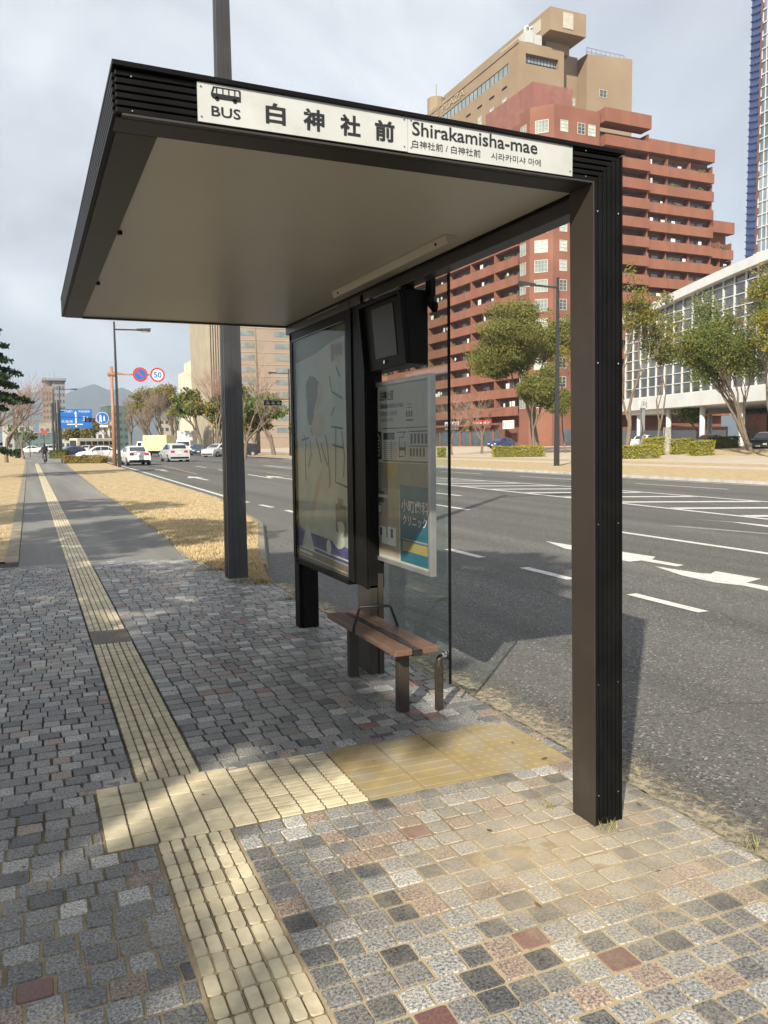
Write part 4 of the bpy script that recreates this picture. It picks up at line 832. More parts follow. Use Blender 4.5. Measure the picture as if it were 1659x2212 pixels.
def make_car(kind, paint, label, group=None):
    ln, pr, wd = PROF[kind]; t_ = thing('car', label, 'car', group=group); hw = wd/2; rings = []
    for x, zb, zr in pr:
        tap = 1-.06*max(0, abs(x)-1.5); h = hw*tap; cab = zr-zb > .15; rw = h*(.76 if cab else .86); zl = .20 if abs(x) < 2.15 else .30
        half = [(0, zl), (h*.9, zl), (h*.99, zl+.14), (h, zb*.72), (h*.965, zb), (rw*1.02, zb+(zr-zb)*.88), (rw*.8, zr-.005), (0, zr+.015)]
        rings.append([(x, -y, z) for y, z in half]+[(x, y, z) for y, z in reversed(half[:-1])])
    b = ring_loft(rings); body = b.build('body', M[paint], t_, smooth=False, bevel=.03)
    # glazing set 6 mm proud of the body
    g = MB(); k = 15
    cab = [i for i, s in enumerate(pr) if s[2]-s[1] > .15]
    def lerp(a, c, f): return tuple(a[i]+(c[i]-a[i])*f for i in range(3))
    def pan(p, o):
        c = [Vector(v)+Vector(o) for v in p]; g.add(c, [tuple(range(len(c)))])
    for i in range(cab[0]-1, cab[-1]+1):
        A, B2 = rings[i], rings[i+1]
        inside = i in cab and i+1 in cab
        for sgn, (lo, hi) in ((-1, (4, 5)), (1, (10, 9))):
            if inside: pan([lerp(lerp(A[lo], A[hi], .08), lerp(B2[lo], B2[hi], .08), .05), lerp(lerp(A[lo], A[hi], .08), lerp(B2[lo], B2[hi], .08), .95), lerp(lerp(A[lo], A[hi], .9), lerp(B2[lo], B2[hi], .9), .95), lerp(lerp(A[lo], A[hi], .9), lerp(B2[lo], B2[hi], .9), .05)], (0, sgn*.02, .004))
            else:
                f0, f1 = (.35, .96) if i in cab else (.96, .35); s0, s1 = (A, B2) if i in cab else (B2, A)
                pan([lerp(s0[lo], s0[hi], .1), lerp(lerp(s0[lo], s0[hi], .1), s1[lo], .62), lerp(s0[lo], s0[hi], .85)], (0, sgn*.02, .004))
        if not inside:
            s0, s1 = (A, B2) if i in cab else (B2, A); dx = -.012 if i == cab[0]-1 else .012
            p0 = [lerp(s0[6], s1[6], f) for f in (.10, .86)]; p1 = [lerp(s0[8], s1[8], f) for f in (.10, .86)]
            pan([p0[0], p0[1], p1[1], p1[0]], (dx, 0, .02))
    g.build('windows', M['chip'], t_)
    xf = ln/2-.82; xr = -ln/2+.78; r = .32 if kind != 'suv' else .36
    for x in (xf, xr):
        for s in (-1, 1):
            wb = MB(); wb.tube([(x, s*(hw-.20), r), (x, s*(hw+.012), r)], r, 16); wo = wb.build('wheel', M['tyre'], t_)
            wb = MB(); wb.tube([(x, s*(hw+.013), r), (x, s*(hw+.022), r)], r*.62, 10); wb.build('rim', M['rim'], wo)
    xb = pr[0][0]; xf_ = pr[-1][0]
    for s in (-1, 1):
        b = MB(); b.box(xb-.015, xb+.22, s*hw*.62-.13*1, s*hw*.62+.17, .76 if kind != 'suv' else .9, .94 if kind != 'suv' else 1.12); b.build('tail_light', M['red_lens'], t_)
        b = MB(); b.box(xf_-.25, xf_+.012, s*hw*.66-.2, s*hw*.66+.12, .58, .73); b.build('headlight', M['lamp_lens'], t_)
        b = MB(); b.obox((.78, s*(hw+.09), 1.0), (.05,.03,0), (0,.10,0), (0,0,.07)); b.build('mirror', M[paint], t_)
    b = MB(); b.box(xb-.03, xb-.012, -.18, .18, .66, .80); b.cut(); b.box(xf_+.012, xf_+.03, -.18, .18, .42, .55); each(b, 'number_plate', M['plate'], t_)
    b = MB(); b.box(xb-.02, xb+.1, -hw*.84, hw*.84, .27, .42); b.cut(); b.box(xf_-.1, xf_+.02, -hw*.84, hw*.84, .26, .40); each(b, 'bumper', M['black'], t_)
    return t_
def put(o, px, d, ang, s=1.0, z=-.1, dz=0):
    "ang: direction the bonnet points, degrees from +X"
    q = dep(px, d); o.location = (q.x, q.y, (far_z(q.x) if z is None else z)+dz); o.rotation_euler = (0, 0, rad(ang)); o.scale = (s,)*3; return o
cg = 'cars on the road ahead'
put(make_car('sedan', 'car_white', 'white sedan side-on across the road behind the dark lamp post', cg), 216, 90, 172, 1.1)
put(make_car('sedan', 'car_white', 'white sedan seen from behind right of the lamp on the verge', cg), 291, 67.5, 91, 1.08)
put(make_car('hatch', 'car_silver', 'silver white hatchback driving away before the yellow truck', cg), 376, 79, 92, 1.16)
put(make_car('hatch', 'car_navy', 'dark blue-grey hatchback facing the camera left of the silver car', cg), 426, 122, 262, 1.12)
put(make_car('hatch', 'car_silver', 'silver hatchback turning, its bonnet to the left, behind the lamp pole', cg), 471, 105, 222, 1.12)
put(make_car('suv', 'car_black', 'black off-road car side-on, half hidden by the near lamp pole', cg), 519, 106, 170, 1.0)
put(make_car('sedan', 'car_grey', 'grey sedan queuing just left of the yellow truck', cg), 283, 128, 250, 1.1)
put(make_car('hatch', 'car_blue', 'small dark blue car left of the white side-on sedan', cg), 152, 128, 200, 1.0)
put(make_car('suv', 'car_white', 'far white van-like car at the end of the pavement left of the dark posts', cg), 100, 170, 200, 1.1)
put(make_car('sedan', 'car_white', 'far white sedan side-on behind the cyclist', cg), 66, 175, 178, 1.15)
put(make_car('suv', 'car_silver', 'far silver car between the sign pole and the direction sign', cg), 186, 165, 255, 1.0)
pg = 'cars parked by the buildings across the road'
put(make_car('hatch', 'car_blue', 'dark blue car parked before the red block shops', pg), 1083, 117, 200, 1.0, None)
put(make_car('hatch', 'car_white', 'white car parked under the left end of the glass hall', pg), 1388, 92, 215, 1.0, None)
put(make_car('sedan', 'car_black', 'black sedan parked behind the clipped hedges under the glass hall', pg), 1532, 84, 190, 1.0, None)
put(make_car('suv', 'car_black', 'dark car at the right edge beside the leaning tree', pg), 1655, 72, 205, 1.0, None)
def wheels(t_, xs, y, r=.42):
    for x in xs:
        for s in (-1, 1):
            wb = MB(); wb.tube([(x, s*(y-.25), r), (x, s*y, r)], r, 14); wo = wb.build('wheel', M['tyre'], t_); wb = MB(); wb.tube([(x, s*y, r), (x, s*(y+.012), r)], r*.5, 10); wb.build('rim', M['rim'], wo)
def make_truck(cab, box, label, L=6.0, H=3.1, wdt=2.1):
    t_ = thing('truck', label, 'truck'); h = wdt/2
    b = MB(); b.hexa([(1.5,-h,.5),(L/2,-h,.5),(L/2,h,.5),(1.5,h,.5),(1.5,-h,2.2),(L/2-.35,-h*.92,2.25),(L/2-.35,h*.92,2.25),(1.5,h,2.2)]); b.build('cab', M[cab], t_, bevel=.06)
    b = MB(); b.hexa([(L/2-.18,-h*.86,1.35),(L/2-.14,-h*.86,1.32),(L/2-.14,h*.86,1.32),(L/2-.18,h*.86,1.35),(L/2-.36,-h*.8,2.08),(L/2-.32,-h*.8,2.08),(L/2-.32,h*.8,2.08),(L/2-.36,h*.8,2.08)])
    for s in (-1, 1): b.box(1.75, 2.45, s*(h+.004)-.006, s*(h+.004)+.006, 1.4, 2.05)
    b.build('windscreen', M['chip'], t_)
    b = MB(); b.box(-L/2, 1.42, -h*1.03, h*1.03, .85, H)
    for i in range(9):
        x = -L/2+.3+i*.5
        for s in (-1, 1): b.box(x, x+.05, s*h*1.03-.02, s*h*1.03+.02, .9, H-.05)
    b.build('cargo_box', M[box], t_, bevel=.02)
    b = MB(); b.box(-L/2+.1, L/2-.1, -h*.8, h*.8, .45, .8); b.build('chassis', M['black'], t_)
    wheels(t_, (L/2-.9, -L/2+1.3), h)
    for s in (-1, 1):
        b = MB(); b.box(L/2-.02, L/2+.02, s*h*.75-.18, s*h*.75+.15, .68, .86); b.build('headlight', M['lamp_lens'], t_)
        b = MB(); b.box(-L/2-.02, -L/2+.02, s*h*.8-.15, s*h*.8+.12, .62, .78); b.build('tail_light', M['red_lens'], t_)
    b = MB(); b.box(L/2-.1, L/2+.05, -h*.95, h*.95, .42, .64); b.build('bumper', M['black'], t_)
    return t_
put(make_truck('car_white', 'truck_yellow', 'small pale yellow box truck seen from behind in mid road'), 336, 112, 130, .95)
put(make_truck('car_white', 'box_grey', 'white box truck facing the camera with a grey cargo box', 6.4, 3.7, 2.3), 403, 135, 250, 1.05)
bus = thing('bus', 'far cream and orange bus beyond the blue direction sign', 'bus'); h = 1.2
b = MB(); b.box(-5, 5, -h, h, .45, 1.5); b.build('lower_body', M['orange'], bus, bevel=.05); b = MB(); b.box(-5, 5, -h, h, 1.505, 3.1); ub = b.build('upper_body', M['bus_cream'], bus, bevel=.1)
b = MB(); 
for s in (-1, 1):
    for i in range(6): b.box(-4.6+1.5*i, -3.3+1.5*i, s*(h+.01)-.01, s*(h+.01)+.01, 1.7, 2.5)
b.box(4.99, 5.02, -1.05, 1.05, 1.5, 2.7); b.build('windows', M['chip'], ub); wheels(bus, (3.2, -3), h, .48); put(bus, 201, 172, 215, 1.0)

# ------------------------------------------------------------------ cyclist
def skin_body(name, pts, edges, rads, m, parent, sub=2):
    me = bpy.data.meshes.new(name); me.from_pydata(pts, edges, []); o = bpy.data.objects.new(name, me); COL.objects.link(o); o.parent = parent
    sk = o.modifiers.new('skin', 'SKIN'); sk.use_smooth_shade = True
    for i, r in enumerate(rads): me.skin_vertices[0].data[i].radius = (r, r) if not isinstance(r, tuple) else r
    me.skin_vertices[0].data[0].use_root = True
    ss = o.modifiers.new('subsurf', 'SUBSURF'); ss.levels = 1; ss.render_levels = sub
    me.materials.append(m); return o
q = dep(95, 73.5)
bk = thing('bicycle', 'thin city bicycle under the dark clad cyclist', 'bicycle', (q.x, q.y, 0), rad(4))
def hoop(b, cy, r, rr, n=20): 
    b.tube([(0, cy+r*math.cos(2*math.pi*i/n), .34+r*math.sin(2*math.pi*i/n)) for i in range(n+1)], rr, 6, caps=False)
for cy in (-.52, .55):
    b = MB(); hoop(b, cy, .32, .022); wo = b.build('wheel', M['tyre'], bk)
    b = MB(); b.tube([(-.05,cy,.34),(.05,cy,.34)], .03, 6)
    for i in range(10): a = math.pi*2*i/10; b.tube([(0,cy,.34),(0,cy+.31*math.cos(a),.34+.31*math.sin(a))], .003, 3)
    b.build('hub', M['steel'], wo)
b = MB()
for p in ([(0,-.52,.34),(0,-.05,.3)], [(0,-.52,.34),(0,-.16,.78)], [(0,-.05,.3),(0,-.16,.86)], [(0,-.05,.3),(0,.42,.72)], [(0,.55,.34),(0,.40,.98)]): b.tube(p, .018, 6)
b.build('bike_frame', M['car_silver'], bk)
b = MB(); b.tube([(-.28,.30,1.0),(-.1,.40,1.0),(.1,.40,1.0),(.28,.30,1.0)], .013, 6); b.build('handlebar', M['steel'], bk)
b = MB(); b.hexa([(-.09,-.30,.87),(.09,-.30,.87),(.03,-.02,.88),(-.03,-.02,.88),(-.10,-.30,.92),(.10,-.30,.92),(.03,-.02,.91),(-.03,-.02,.91)]); b.build('saddle', M['black'], bk, bevel=.02)
b = MB(); b.box(-.07,.07,-.08,-.04,.12,.15); b.box(.09,.2,-.02,.06,.12,.14); b.box(-.2,-.09,-.02,.06,.42,.44); b.tube([(.09,.02,.13),(.09,-.05,.28),(-.09,-.05,.30),(-.09,.02,.43)], .012, 6); b.build('pedals', M['black'], bk)
pe = thing('person', 'cyclist in a black jacket and grey trousers riding away along the pavement', 'person', (q.x, q.y, 0), rad(4))
pts = [(0,-.2,.97),(0,-.14,1.2),(0,-.06,1.42),(0,-.03,1.52),(0,-.01,1.60),(0,.0,1.68),   # spine, neck, head
       (-.19,-.04,1.40),(-.27,.1,1.18),(-.27,.28,1.04),(-.27,.33,1.02),(.19,-.04,1.40),(.27,.1,1.18),(.27,.28,1.04),(.27,.33,1.02),
       (-.10,-.18,.93),(-.14,.16,.86),(-.14,.0,.48),(-.14,.08,.45),(.10,-.18,.93),(.14,.12,.62),(.14,-.04,.20),(.14,.06,.16)]
ed = [(0,1),(1,2),(2,3),(3,4),(4,5),(2,6),(6,7),(7,8),(8,9),(2,10),(10,11),(11,12),(12,13),(0,14),(14,15),(15,16),(16,17),(0,18),(18,19),(19,20),(20,21)]
rd = [.15,.16,.15,.055,.095,.085,.075,.055,.04,.04,.075,.055,.04,.04,.10,.075,.05,.04,.10,.075,.05,.04]
body = skin_body('body', pts, ed, rd, M['cloth_black'], pe)
b = MB(); b.tube([(-.10,-.19,.95),(-.145,.17,.865),(-.14,.0,.50)], [.118,.092,.068], 10); b.tube([(.10,-.19,.95),(.145,.13,.625),(.14,-.04,.22)], [.118,.092,.068], 10); b.build('trousers', M['cloth_grey'], pe, smooth=True)
b = MB(); b.tube([(0,.0,1.535),(0,.03,1.60),(0,.035,1.66)], [.06,.093,.07], 10); b.tube([(0,.11,1.61),(0,.135,1.59)], [.02,.014], 6); b.build('face', M['skin'], pe, smooth=True)
b = MB(); b.tube([(0,-.05,1.56),(0,-.035,1.66),(0,-.01,1.755),(0,.0,1.78)], [.085,.112,.09,.03], 10); b.build('hair', M['ink'], pe, smooth=True)
for s in (-1, 1):
    b = MB(); b.tube([(s*.27,.32,1.02),(s*.265,.40,1.0)], [.035,.03], 8)
    for i, dx in enumerate((-.03,-.01,.01,.03)): b.tube([(s*.265+dx,.40,1.01),(s*.265+dx,.425,.995),(s*.265+dx,.415,.97)], .009, 5)
    b.tube([(s*.24,.36,1.0),(s*.225,.40,.985)], .010, 5); b.build('hand', M['skin'], pe, smooth=True)

# ------------------------------------------------------------------ buildings
M['brick'] = mat('red_brick_tile', (.205,.082,.052), (.17,.067,.043), rough=.8, scale=.25, detail=8, bump=.15, bscale=8, stain=(.24,.105,.07), stain_scale=.12, stain_lo=.5, stain_hi=.8)
M['brick_rail'] = mat('orange_brick_parapet', (.235,.095,.056), (.19,.075,.045), rough=.8, scale=.6, detail=8, stain=(.25,.08,.055), stain_scale=.5, stain_lo=.55, stain_hi=.8, stretch=(1,1,.3))
M['ribtan'] = mat('cream_ribs', (.38,.33,.25), (.33,.285,.215), rough=.8, scale=.3)
M['oldrose'] = mat('faded_rose_render', (.235,.10,.08), (.195,.083,.066), rough=.9, scale=1.2, detail=8, stretch=(1,1,.12), stain=(.28,.145,.12), stain_scale=.6, stain_lo=.5, stain_hi=.8)
M['tan'] = mat('tan_tile', (.265,.195,.125), (.235,.17,.108), rough=.75, scale=.3, detail=8, stain=(.31,.235,.155), stain_scale=.15, stain_lo=.5, stain_hi=.8)
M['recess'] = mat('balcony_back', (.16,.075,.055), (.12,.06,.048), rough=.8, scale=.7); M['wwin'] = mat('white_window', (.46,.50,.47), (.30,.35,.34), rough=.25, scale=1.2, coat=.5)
M['dwin'] = mat('dark_window', (.035,.045,.05), (.07,.085,.09), rough=.08, scale=.6, coat=1, spec=.7); M['awin'] = mat('aqua_window', (.14,.19,.195), (.25,.285,.275), rough=.1, scale=.5, coat=1)
M['laundry'] = mat('white_laundry', (.65,.65,.63), (.5,.5,.5), rough=.9, island=.3); M['pot_green'] = mat('balcony_plants', (.05,.09,.02), (.09,.11,.03), rough=.8, island=.4)
rb = thing('apartment_block', 'red brick apartment block with long balconies and a chamfered corner tower across the road', 'apartment building', (78, 108, .6))
def PR(o): o.matrix_parent_inverse = Matrix.Translation(rb.location).inverted(); return o
FX, FY, ST = 73.15, 107.0, 3.0
Z0 = 17.48+1.3-ST*6         # a floor slab level near the ground
b = MB()
tower = [(FX,112.4),(FX,109.6),(75.75,FY),(84.4,FY),(84.4,118),(FX+2,118),(FX+2,112.4)]
b.zprism(tower, 0, 52.7)
b.box(75.3, 82.9, 112.1, 126.5, 52.0, 57.9, 1)
b.box(FX+1.6, 100, 118.05, 172, 0, 49.5); b.box(84.45, 108.3, FY+1.5, 118, 0, 49.9); b.box(108.35, 113.9, FY+2.5, 117, 0, 38.6)
b.box(FX+.02, FX+1.59, 118.1, 172, 0, 4.6); b.box(84.45, 113, FY+.05, FY+1.49, 0, 3.6)
PR(b.build('wall', [M['brick'], M['oldrose']], rb))
# balconies: each row of each facade, parapet + dark recess; built as separate parts
ybays = [112.9, 120.0, 128.0, 136.4, 144.8, 153.2, 161.6, 170.0]
rail = MB(); back = MB(); lau = MB(); pots = MB(); rail2 = MB(); back2 = MB()
for f in range(15):
    z = 5.9+ST*f
    if z > 48: break
    for i in range(len(ybays)-1):
        ya, yb = ybays[i], ybays[i+1]; rr, bb = (rail2, back2)
        rr.cut(); bb.cut()
        rr.box(FX-.05-.02*(i%2), FX+.16, ya+.02, yb-.02, z-.25, z+1.25+.04*(i%2)); rr.box(FX-.02, FX+1.58, yb-.12, yb+.12, z+1.3, z+2.74)
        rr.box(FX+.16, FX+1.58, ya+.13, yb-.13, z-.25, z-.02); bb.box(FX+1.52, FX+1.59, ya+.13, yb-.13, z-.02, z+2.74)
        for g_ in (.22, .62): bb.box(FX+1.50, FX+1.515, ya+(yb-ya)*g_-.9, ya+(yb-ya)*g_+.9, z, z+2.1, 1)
        for k in range(3):
            r = RNG.random(); y = ya+.8+RNG.random()*(yb-ya-2)
            lau.cut(); pots.cut()
            if r < .22: lau.box(FX+.3, FX+.36, y, y+RNG.uniform(.4, 1.0), z+1.0, z+RNG.uniform(1.7, 2.3))
            elif r < .26: lau.obox((FX+.25, y, z+1.8), (.04,0,0), (0,.17,.17), (0,-.17,.17))
            elif r < .42: 
                for _ in range(14): pots.obox((FX+RNG.uniform(-.1,.4), y+RNG.uniform(-.6,.6), z+1.3+RNG.uniform(-.1,.35)), (.09,.03,0), (-.03,.07,.06), (0,.02,.09))
    for (xa, xb, yo, top) in ((84.7, 93.7, -1.0, 51.2), (93.8, 98.6, 0, 48), (98.6, 103.5, 0, 48), (103.5, 108.4, 0, 48), (108.5, 111.4, .9, 37), (111.4, 114.1, .9, 37)):
        if z+1.3 > top: continue
        y = FY+yo; rail.cut(); back.cut()
        rail.box(xa+.02, xb-.02, y-.05, y+.16, z-.35, z+1.25); rail.box(xa+.02, xb-.02, y+.16, FY+1.55 if yo < .5 else FY+2.6, z-.35, z-.05)
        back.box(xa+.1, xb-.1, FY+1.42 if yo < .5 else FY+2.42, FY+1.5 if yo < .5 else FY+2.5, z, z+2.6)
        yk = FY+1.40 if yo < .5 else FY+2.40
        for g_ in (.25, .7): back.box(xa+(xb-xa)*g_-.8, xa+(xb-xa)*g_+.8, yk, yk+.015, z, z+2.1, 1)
        rail.box(xb-.10, xb+.10, y+.5, FY+1.42 if yo < .5 else FY+2.42, z+1.3, z+2.6)
        if yo == -1.0: rail.box(xa+.02, xa+.2, y+.16, FY+1.5, z-.02, z+1.25); rail.box(xb-.2, xb-.02, y+.16, FY-.1, z-.02, z+1.25)
        if yo > .5 and xb > 113: rail.box(xb-.2, xb-.02, y+.16, FY+2.6, z-.02, z+1.25)
        for k in range(2):
            x = xa+.4+RNG.random()*(xb-xa-1.4); r = RNG.random(); lau.cut(); pots.cut()
            if r < .3: lau.box(x, x+RNG.uniform(.4, .9), y+.4, y+.46, z+1.0, z+RNG.uniform(1.6, 2.2))
            elif r < .42:
                for _ in range(14): pots.obox((x+RNG.uniform(-.7,.7), y+RNG.uniform(-.1,.3), z+1.3+RNG.uniform(-.1,.3)), (.09,.03,0), (-.03,.07,.06), (0,.02,.09))
rail.cut(); rail.box(84.6, 93.8, FY-1.05, FY+1.45, 51.1, 53.2); rail.cut(); rail.box(93.82, 108.4, FY-.05, FY+1.45, 48.0, 50.1); rail.cut(); rail.box(108.5, 114.2, FY+.85, FY+2.45, 36.9, 38.85)
def join(a, c):
    n, k = len(a.v), len(a.f); a.cut(); a.v += c.v; a.f += [tuple(i+n for i in f) for f in c.f]; a.m += c.m; a.c += [(p+n, q+k) for p, q in c.c]; return a
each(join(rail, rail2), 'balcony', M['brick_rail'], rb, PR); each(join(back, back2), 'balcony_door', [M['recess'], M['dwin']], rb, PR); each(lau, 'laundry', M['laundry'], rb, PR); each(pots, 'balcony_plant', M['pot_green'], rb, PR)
def window(c, u, wd, ht, m, fr=.09, bars=(3, 2), th=.06, wall=rb, PRx=PR, fm='wwin'):
    "c lower-left corner, u unit vector along the wall, outward normal = u x z"
    c, u = Vector(c), Vector(u); v = Vector((0,0,1)); nr = u.cross(v)
    q = MB(); q.prism([(0,0),(wd,0),(wd,ht),(0,ht)], c-nr*.04, u, v, nr, .05); pane = q
    f = MB()
    for x0, x1, y0, y1 in [(-fr,0,-fr,ht+fr),(wd,wd+fr,-fr,ht+fr),(0,wd,-fr,0),(0,wd,ht,ht+fr)]+[(wd*i/bars[0]-.03, wd*i/bars[0]+.03, 0, ht) for i in range(1, bars[0])]+[(0, wd, ht*i/bars[1]-.025, ht*i/bars[1]+.025) for i in range(1, bars[1])]:
        f.prism([(x0,y0),(x1,y0),(x1,y1),(x0,y1)], c-nr*.04, u, v, nr, .04+th)
    fo = PRx(f.build('window', M[fm], wall)); po = q.build('pane', M[m], fo); return fo
s2 = 1/math.sqrt(2)
M['cream_frame'] = mat('cream_window_frame', (.47,.44,.36), rough=.5)  # one plain cream for window frames and roof louvres
for f in range(16):
    z = 17.48-1.75+ST*(f-4)
    if z < 4 or z > 51: continue
    window((FX+.62, 109.6-.62, z), (s2, -s2, 0), 1.9, 1.75, 'wwin' if RNG.random() < .75 else 'awin', bars=(4, 3), fm='cream_frame')
    window((FX-.0, 112.1, z), (0, -1, 0), 1.4, 1.75, 'awin', bars=(2, 2), fm='cream_frame')
    for x in (77.0, 80.2, 82.2) if f > 13 else (77.0, 80.4): window((x, FY, z+.2), (1, 0, 0), 1.25, 1.55, 'wwin' if RNG.random() < .5 else 'dwin', bars=(2, 3), fm='cream_frame')
# street level
b = MB(); b.box(FX-.02, FX+.05, 118.3, 169, .8, 3.4); b.cut(); b.box(76.6, 83.8, FY-.03, FY+.04, .8, 3.3); b.cut(); b.box(85, 112.5, FY-.02, FY+.1, .8, 3.0); each(b, 'shopfront', M['dwin'], rb, PR)
b = MB()
for y in (120.3, 124.2, 128.1, 132, 136, 140, 144): b.cut(); b.box(FX-.12, FX+.02, y-.25, y+.25, .4, 3.6)
for x in (77.5, 80, 82.5, 88, 94, 100, 106): b.cut(); b.box(x-.2, x+.2, FY-.12, FY+.02, .4, 3.5)
each(b, 'pier', M['brick_rail'], rb, PR); b = MB(); b.box(FX-1.2, FX+.0, 118.3, 169, 4.2, 4.5); PR(b.build('awning', M['brick_rail'], rb))
sg = 'shop signs along the red block'
def shop(px, d, w0, z, h0, cols, lab, txt=None):
    q_ = dep(px, d); X = FX-.35
    k = CAM+ray(px, 930)*((X-CAM.x)/ray(px, 930).x); y = k.y
    t_ = thing('shop_sign', lab, 'shop sign', (X, y, z), 0, sg); b = MB(); b.box(-.1, .12, -w0, w0, 0, h0); o = b.build('panel', M[cols[0]], t_)
    if len(cols) > 1:
        b = MB()
        for i in range(5): b.box(-.108, -.1005, -w0+.15+2*w0*i/5, -w0+.15+2*w0*i/5+w0*.22, h0*.2, h0*.8)
        b.build('lettering', M[cols[1]], o)
    b = MB()
    for s in (-.6, .6): b.cut(); b.bar((.1, s*w0, h0*.5), (.36, s*w0, h0*.5), .06, .06)
    each(b, 'bracket', M['charcoal'], t_)
for a in ((976, 120, 2.6, 3.7, 1.5, ('sign_white','sign_blue'), 'white shop sign with blue lettering at the left of the red block'), (1032, 120, 1.6, 3.6, 1.6, ('sign_red','sign_white'), 'red shop sign with white lettering on the red block'),
          (1053, 120, 1.2, 3.6, 1.6, ('sign_red','sign_white'), 'smaller red shop sign nearest the willow-like tree'), (1098, 120, 1.6, 3.5, 1.4, ('sign_white','car_silver'), 'white striped shop sign beside the tree trunk'), (1010, 120, .6, 3.4, 1.8, ('byellow',), 'narrow yellow shop sign on the red block')): shop(*a)

# tan hotel behind
hb = thing('hotel_building', 'tall tan hotel with a long window band, big roof letters and a cantilevered top storey', 'hotel', (92, 140, .6))
def PH(o): o.matrix_parent_inverse = Matrix.Translation(hb.location).inverted(); return o
b = MB()
b.box(80, 89.5, 126.6, 176, 0, 65.5); b.box(80, 81.5, 123.5, 126.59, 58.0, 69.9); b.box(88.3, 89.45, 123.5, 126.59, 58.0, 69.9); b.box(81.5, 88.3, 123.5, 126.59, 58, 66.4); b.box(81.5, 88.3, 123.5, 126.59, 68.1, 69.9)
b.box(80, 80.25, 126.6, 176, 67.5, 69.9); b.box(80, 80.25, 126.6, 176, 65.5, 65.8); b.box(80.25, 89.5, 126.6, 176, 65.51, 69.8)
b.box(89.5, 94.35, 126.2, 170, 40, 70.6); b.hexa([(94.4,123.5,40),(104.6,123.5,40),(104.6,150,40),(94.4,150,40),(94.4,123.5,70.2),(104.6,123.5,71.0),(104.6,150,71.0),(94.4,150,70.2)])
b.box(86.6, 91.5, 124.8, 158, 69.9, 71.6); b.box(84.9, 92.4, 121.2, 160, 71.6, 75.4)
b.box(79.85, 80.0, 123.4, 176, 69.5, 70.15)
PH(b.build('wall', M['tan'], hb))
b = MB(); b.box(81.6, 88.2, 124.3, 124.4, 66.45, 68.05); b.box(80.12, 80.2, 126.7, 175, 65.85, 67.45); PH(b.build('window_band', M['awin'], hb))
b = MB()
for i in range(32): b.box(80.05, 80.119, 127+1.5*i, 127.1+1.5*i, 65.85, 67.45)
for i in range(10): b.box(81.6+.68*i, 81.66+.68*i, 124.2, 124.29, 66.45, 68.05)
b.box(81.6, 88.2, 124.18, 124.28, 66.9, 66.98)
PH(b.build('mullions', M['charcoal'], hb))
for i in range(9):
    y = 127.5+4.3*i; window((80, y+1.0, 60.4), (0, -1, 0), 1.1, 1.5, 'wwin', bars=(1, 2), wall=hb, PRx=PH, fm='cream_frame')
    b = MB(); b.box(79.9, 80.0, y-.4, y+1.2, 63.6, 63.85); PH(b.build('vent_slot', M['black'], hb))
    window((80, y+1.0, 56.0), (0, -1, 0), 1.1, 1.5, 'awin', bars=(1, 2), wall=hb, PRx=PH, fm='cream_frame')
for x, z in ((92.3, 62.2), (97.3, 63.3), (97.3, 59.6)): window((x, 126.2 if x < 94 else 123.5, z), (1, 0, 0), 1.5, 1.2, 'wwin' if x < 94 else 'dwin', bars=(2, 2), wall=hb, PRx=PH, fm='cream_frame')
b = MB(); b.box(87.5, 89.6, 121.1, 121.19, 72.3, 74.9); b.cut(); b.box(84.8, 84.89, 124, 128, 72.6, 74.6); b.cut(); b.box(84.8, 84.89, 130, 137, 72.6, 74.6); each(b, 'louvre', M['cream_frame'], hb, PH)
lt = text('roof_lettering', 'CROWNE PLAZA', M['ribtan'], 0, 0, 24.5, 1.3, (79.84, 166.5, 68.05), (0,-1,0), (0,0,1), hb, off=.01); PH(lt); lt['label'] = 'big letters CROWNE PLAZA along the top edge'
b = MB()
for x0, x1, y0, y1, z0, z1 in ((81.6,83.2,121.4-1.0+3.2,125.2,70.0,71.9),(83.4,85.0,123.8,125.4,70.0,71.7)): b.box(x0, x1, y0, y1, z0, z1)
for x in (82, 82.9): b.tube([(x, 124.5, 71.9), (x, 124.5, 72.8), (x+.5, 124.2, 73.0)], .3, 8)
PH(b.build('roof_unit', M['white'], hb, bevel=.05))
b = MB()
for i in range(9): b.tube([(95.5+1.05*i, 125, 70.6), (95.5+1.05*i, 125, 72.1)], .05, 4)
for z in (71.4, 72.1): b.tube([(95.5, 125, z), (104, 125, z)], .05, 4)
PH(b.build('railing', M['silver'], hb))
b = MB(); b.tube([(91, 128, 75.4), (91, 128, 79.5)], .06, 4); PH(b.build('aerial', M['silver'], hb))
b = MB(); b.tube([(82, 158, 69.9), (82, 158, 73.4)], 1.9, 14); b.tube([(82,158,73.4),(82,158,76.5)], .08, 5); PH(b.build('water_tank', M['tan'], hb))

# glass hall with a sweeping white roof, on white columns
M['hall_white'] = mat('white_cladding', (.60,.61,.61), (.53,.54,.54), rough=.4, scale=.6, stain=(.55,.55,.53), stain_scale=.5, stain_lo=.55, stain_hi=.85)
M['hall_glass'] = mat('hall_glass', (.025,.032,.03), (.085,.085,.075), rough=.05, scale=.22, detail=5, coat=1, spec=.8, stretch=(1,1,2.2), island=.5)
hx = math.radians(11.4); A = Vector((77.6, 92.1, .6)); d_ = Vector((-math.sin(hx), -math.cos(hx), 0)); nn = Vector((math.cos(hx), -math.sin(hx), 0))   # d_: along the facade to the right, nn: inwards
gh = thing('glass_hall', 'long glass hall raised on white columns under a gently curved white roof edge', 'glass building', A)
def PGH(o): o.matrix_parent_inverse = Matrix.Translation(gh.location).inverted(); return o
def H(s, t_, z): return A+d_*s+nn*t_+Vector((0,0,z))
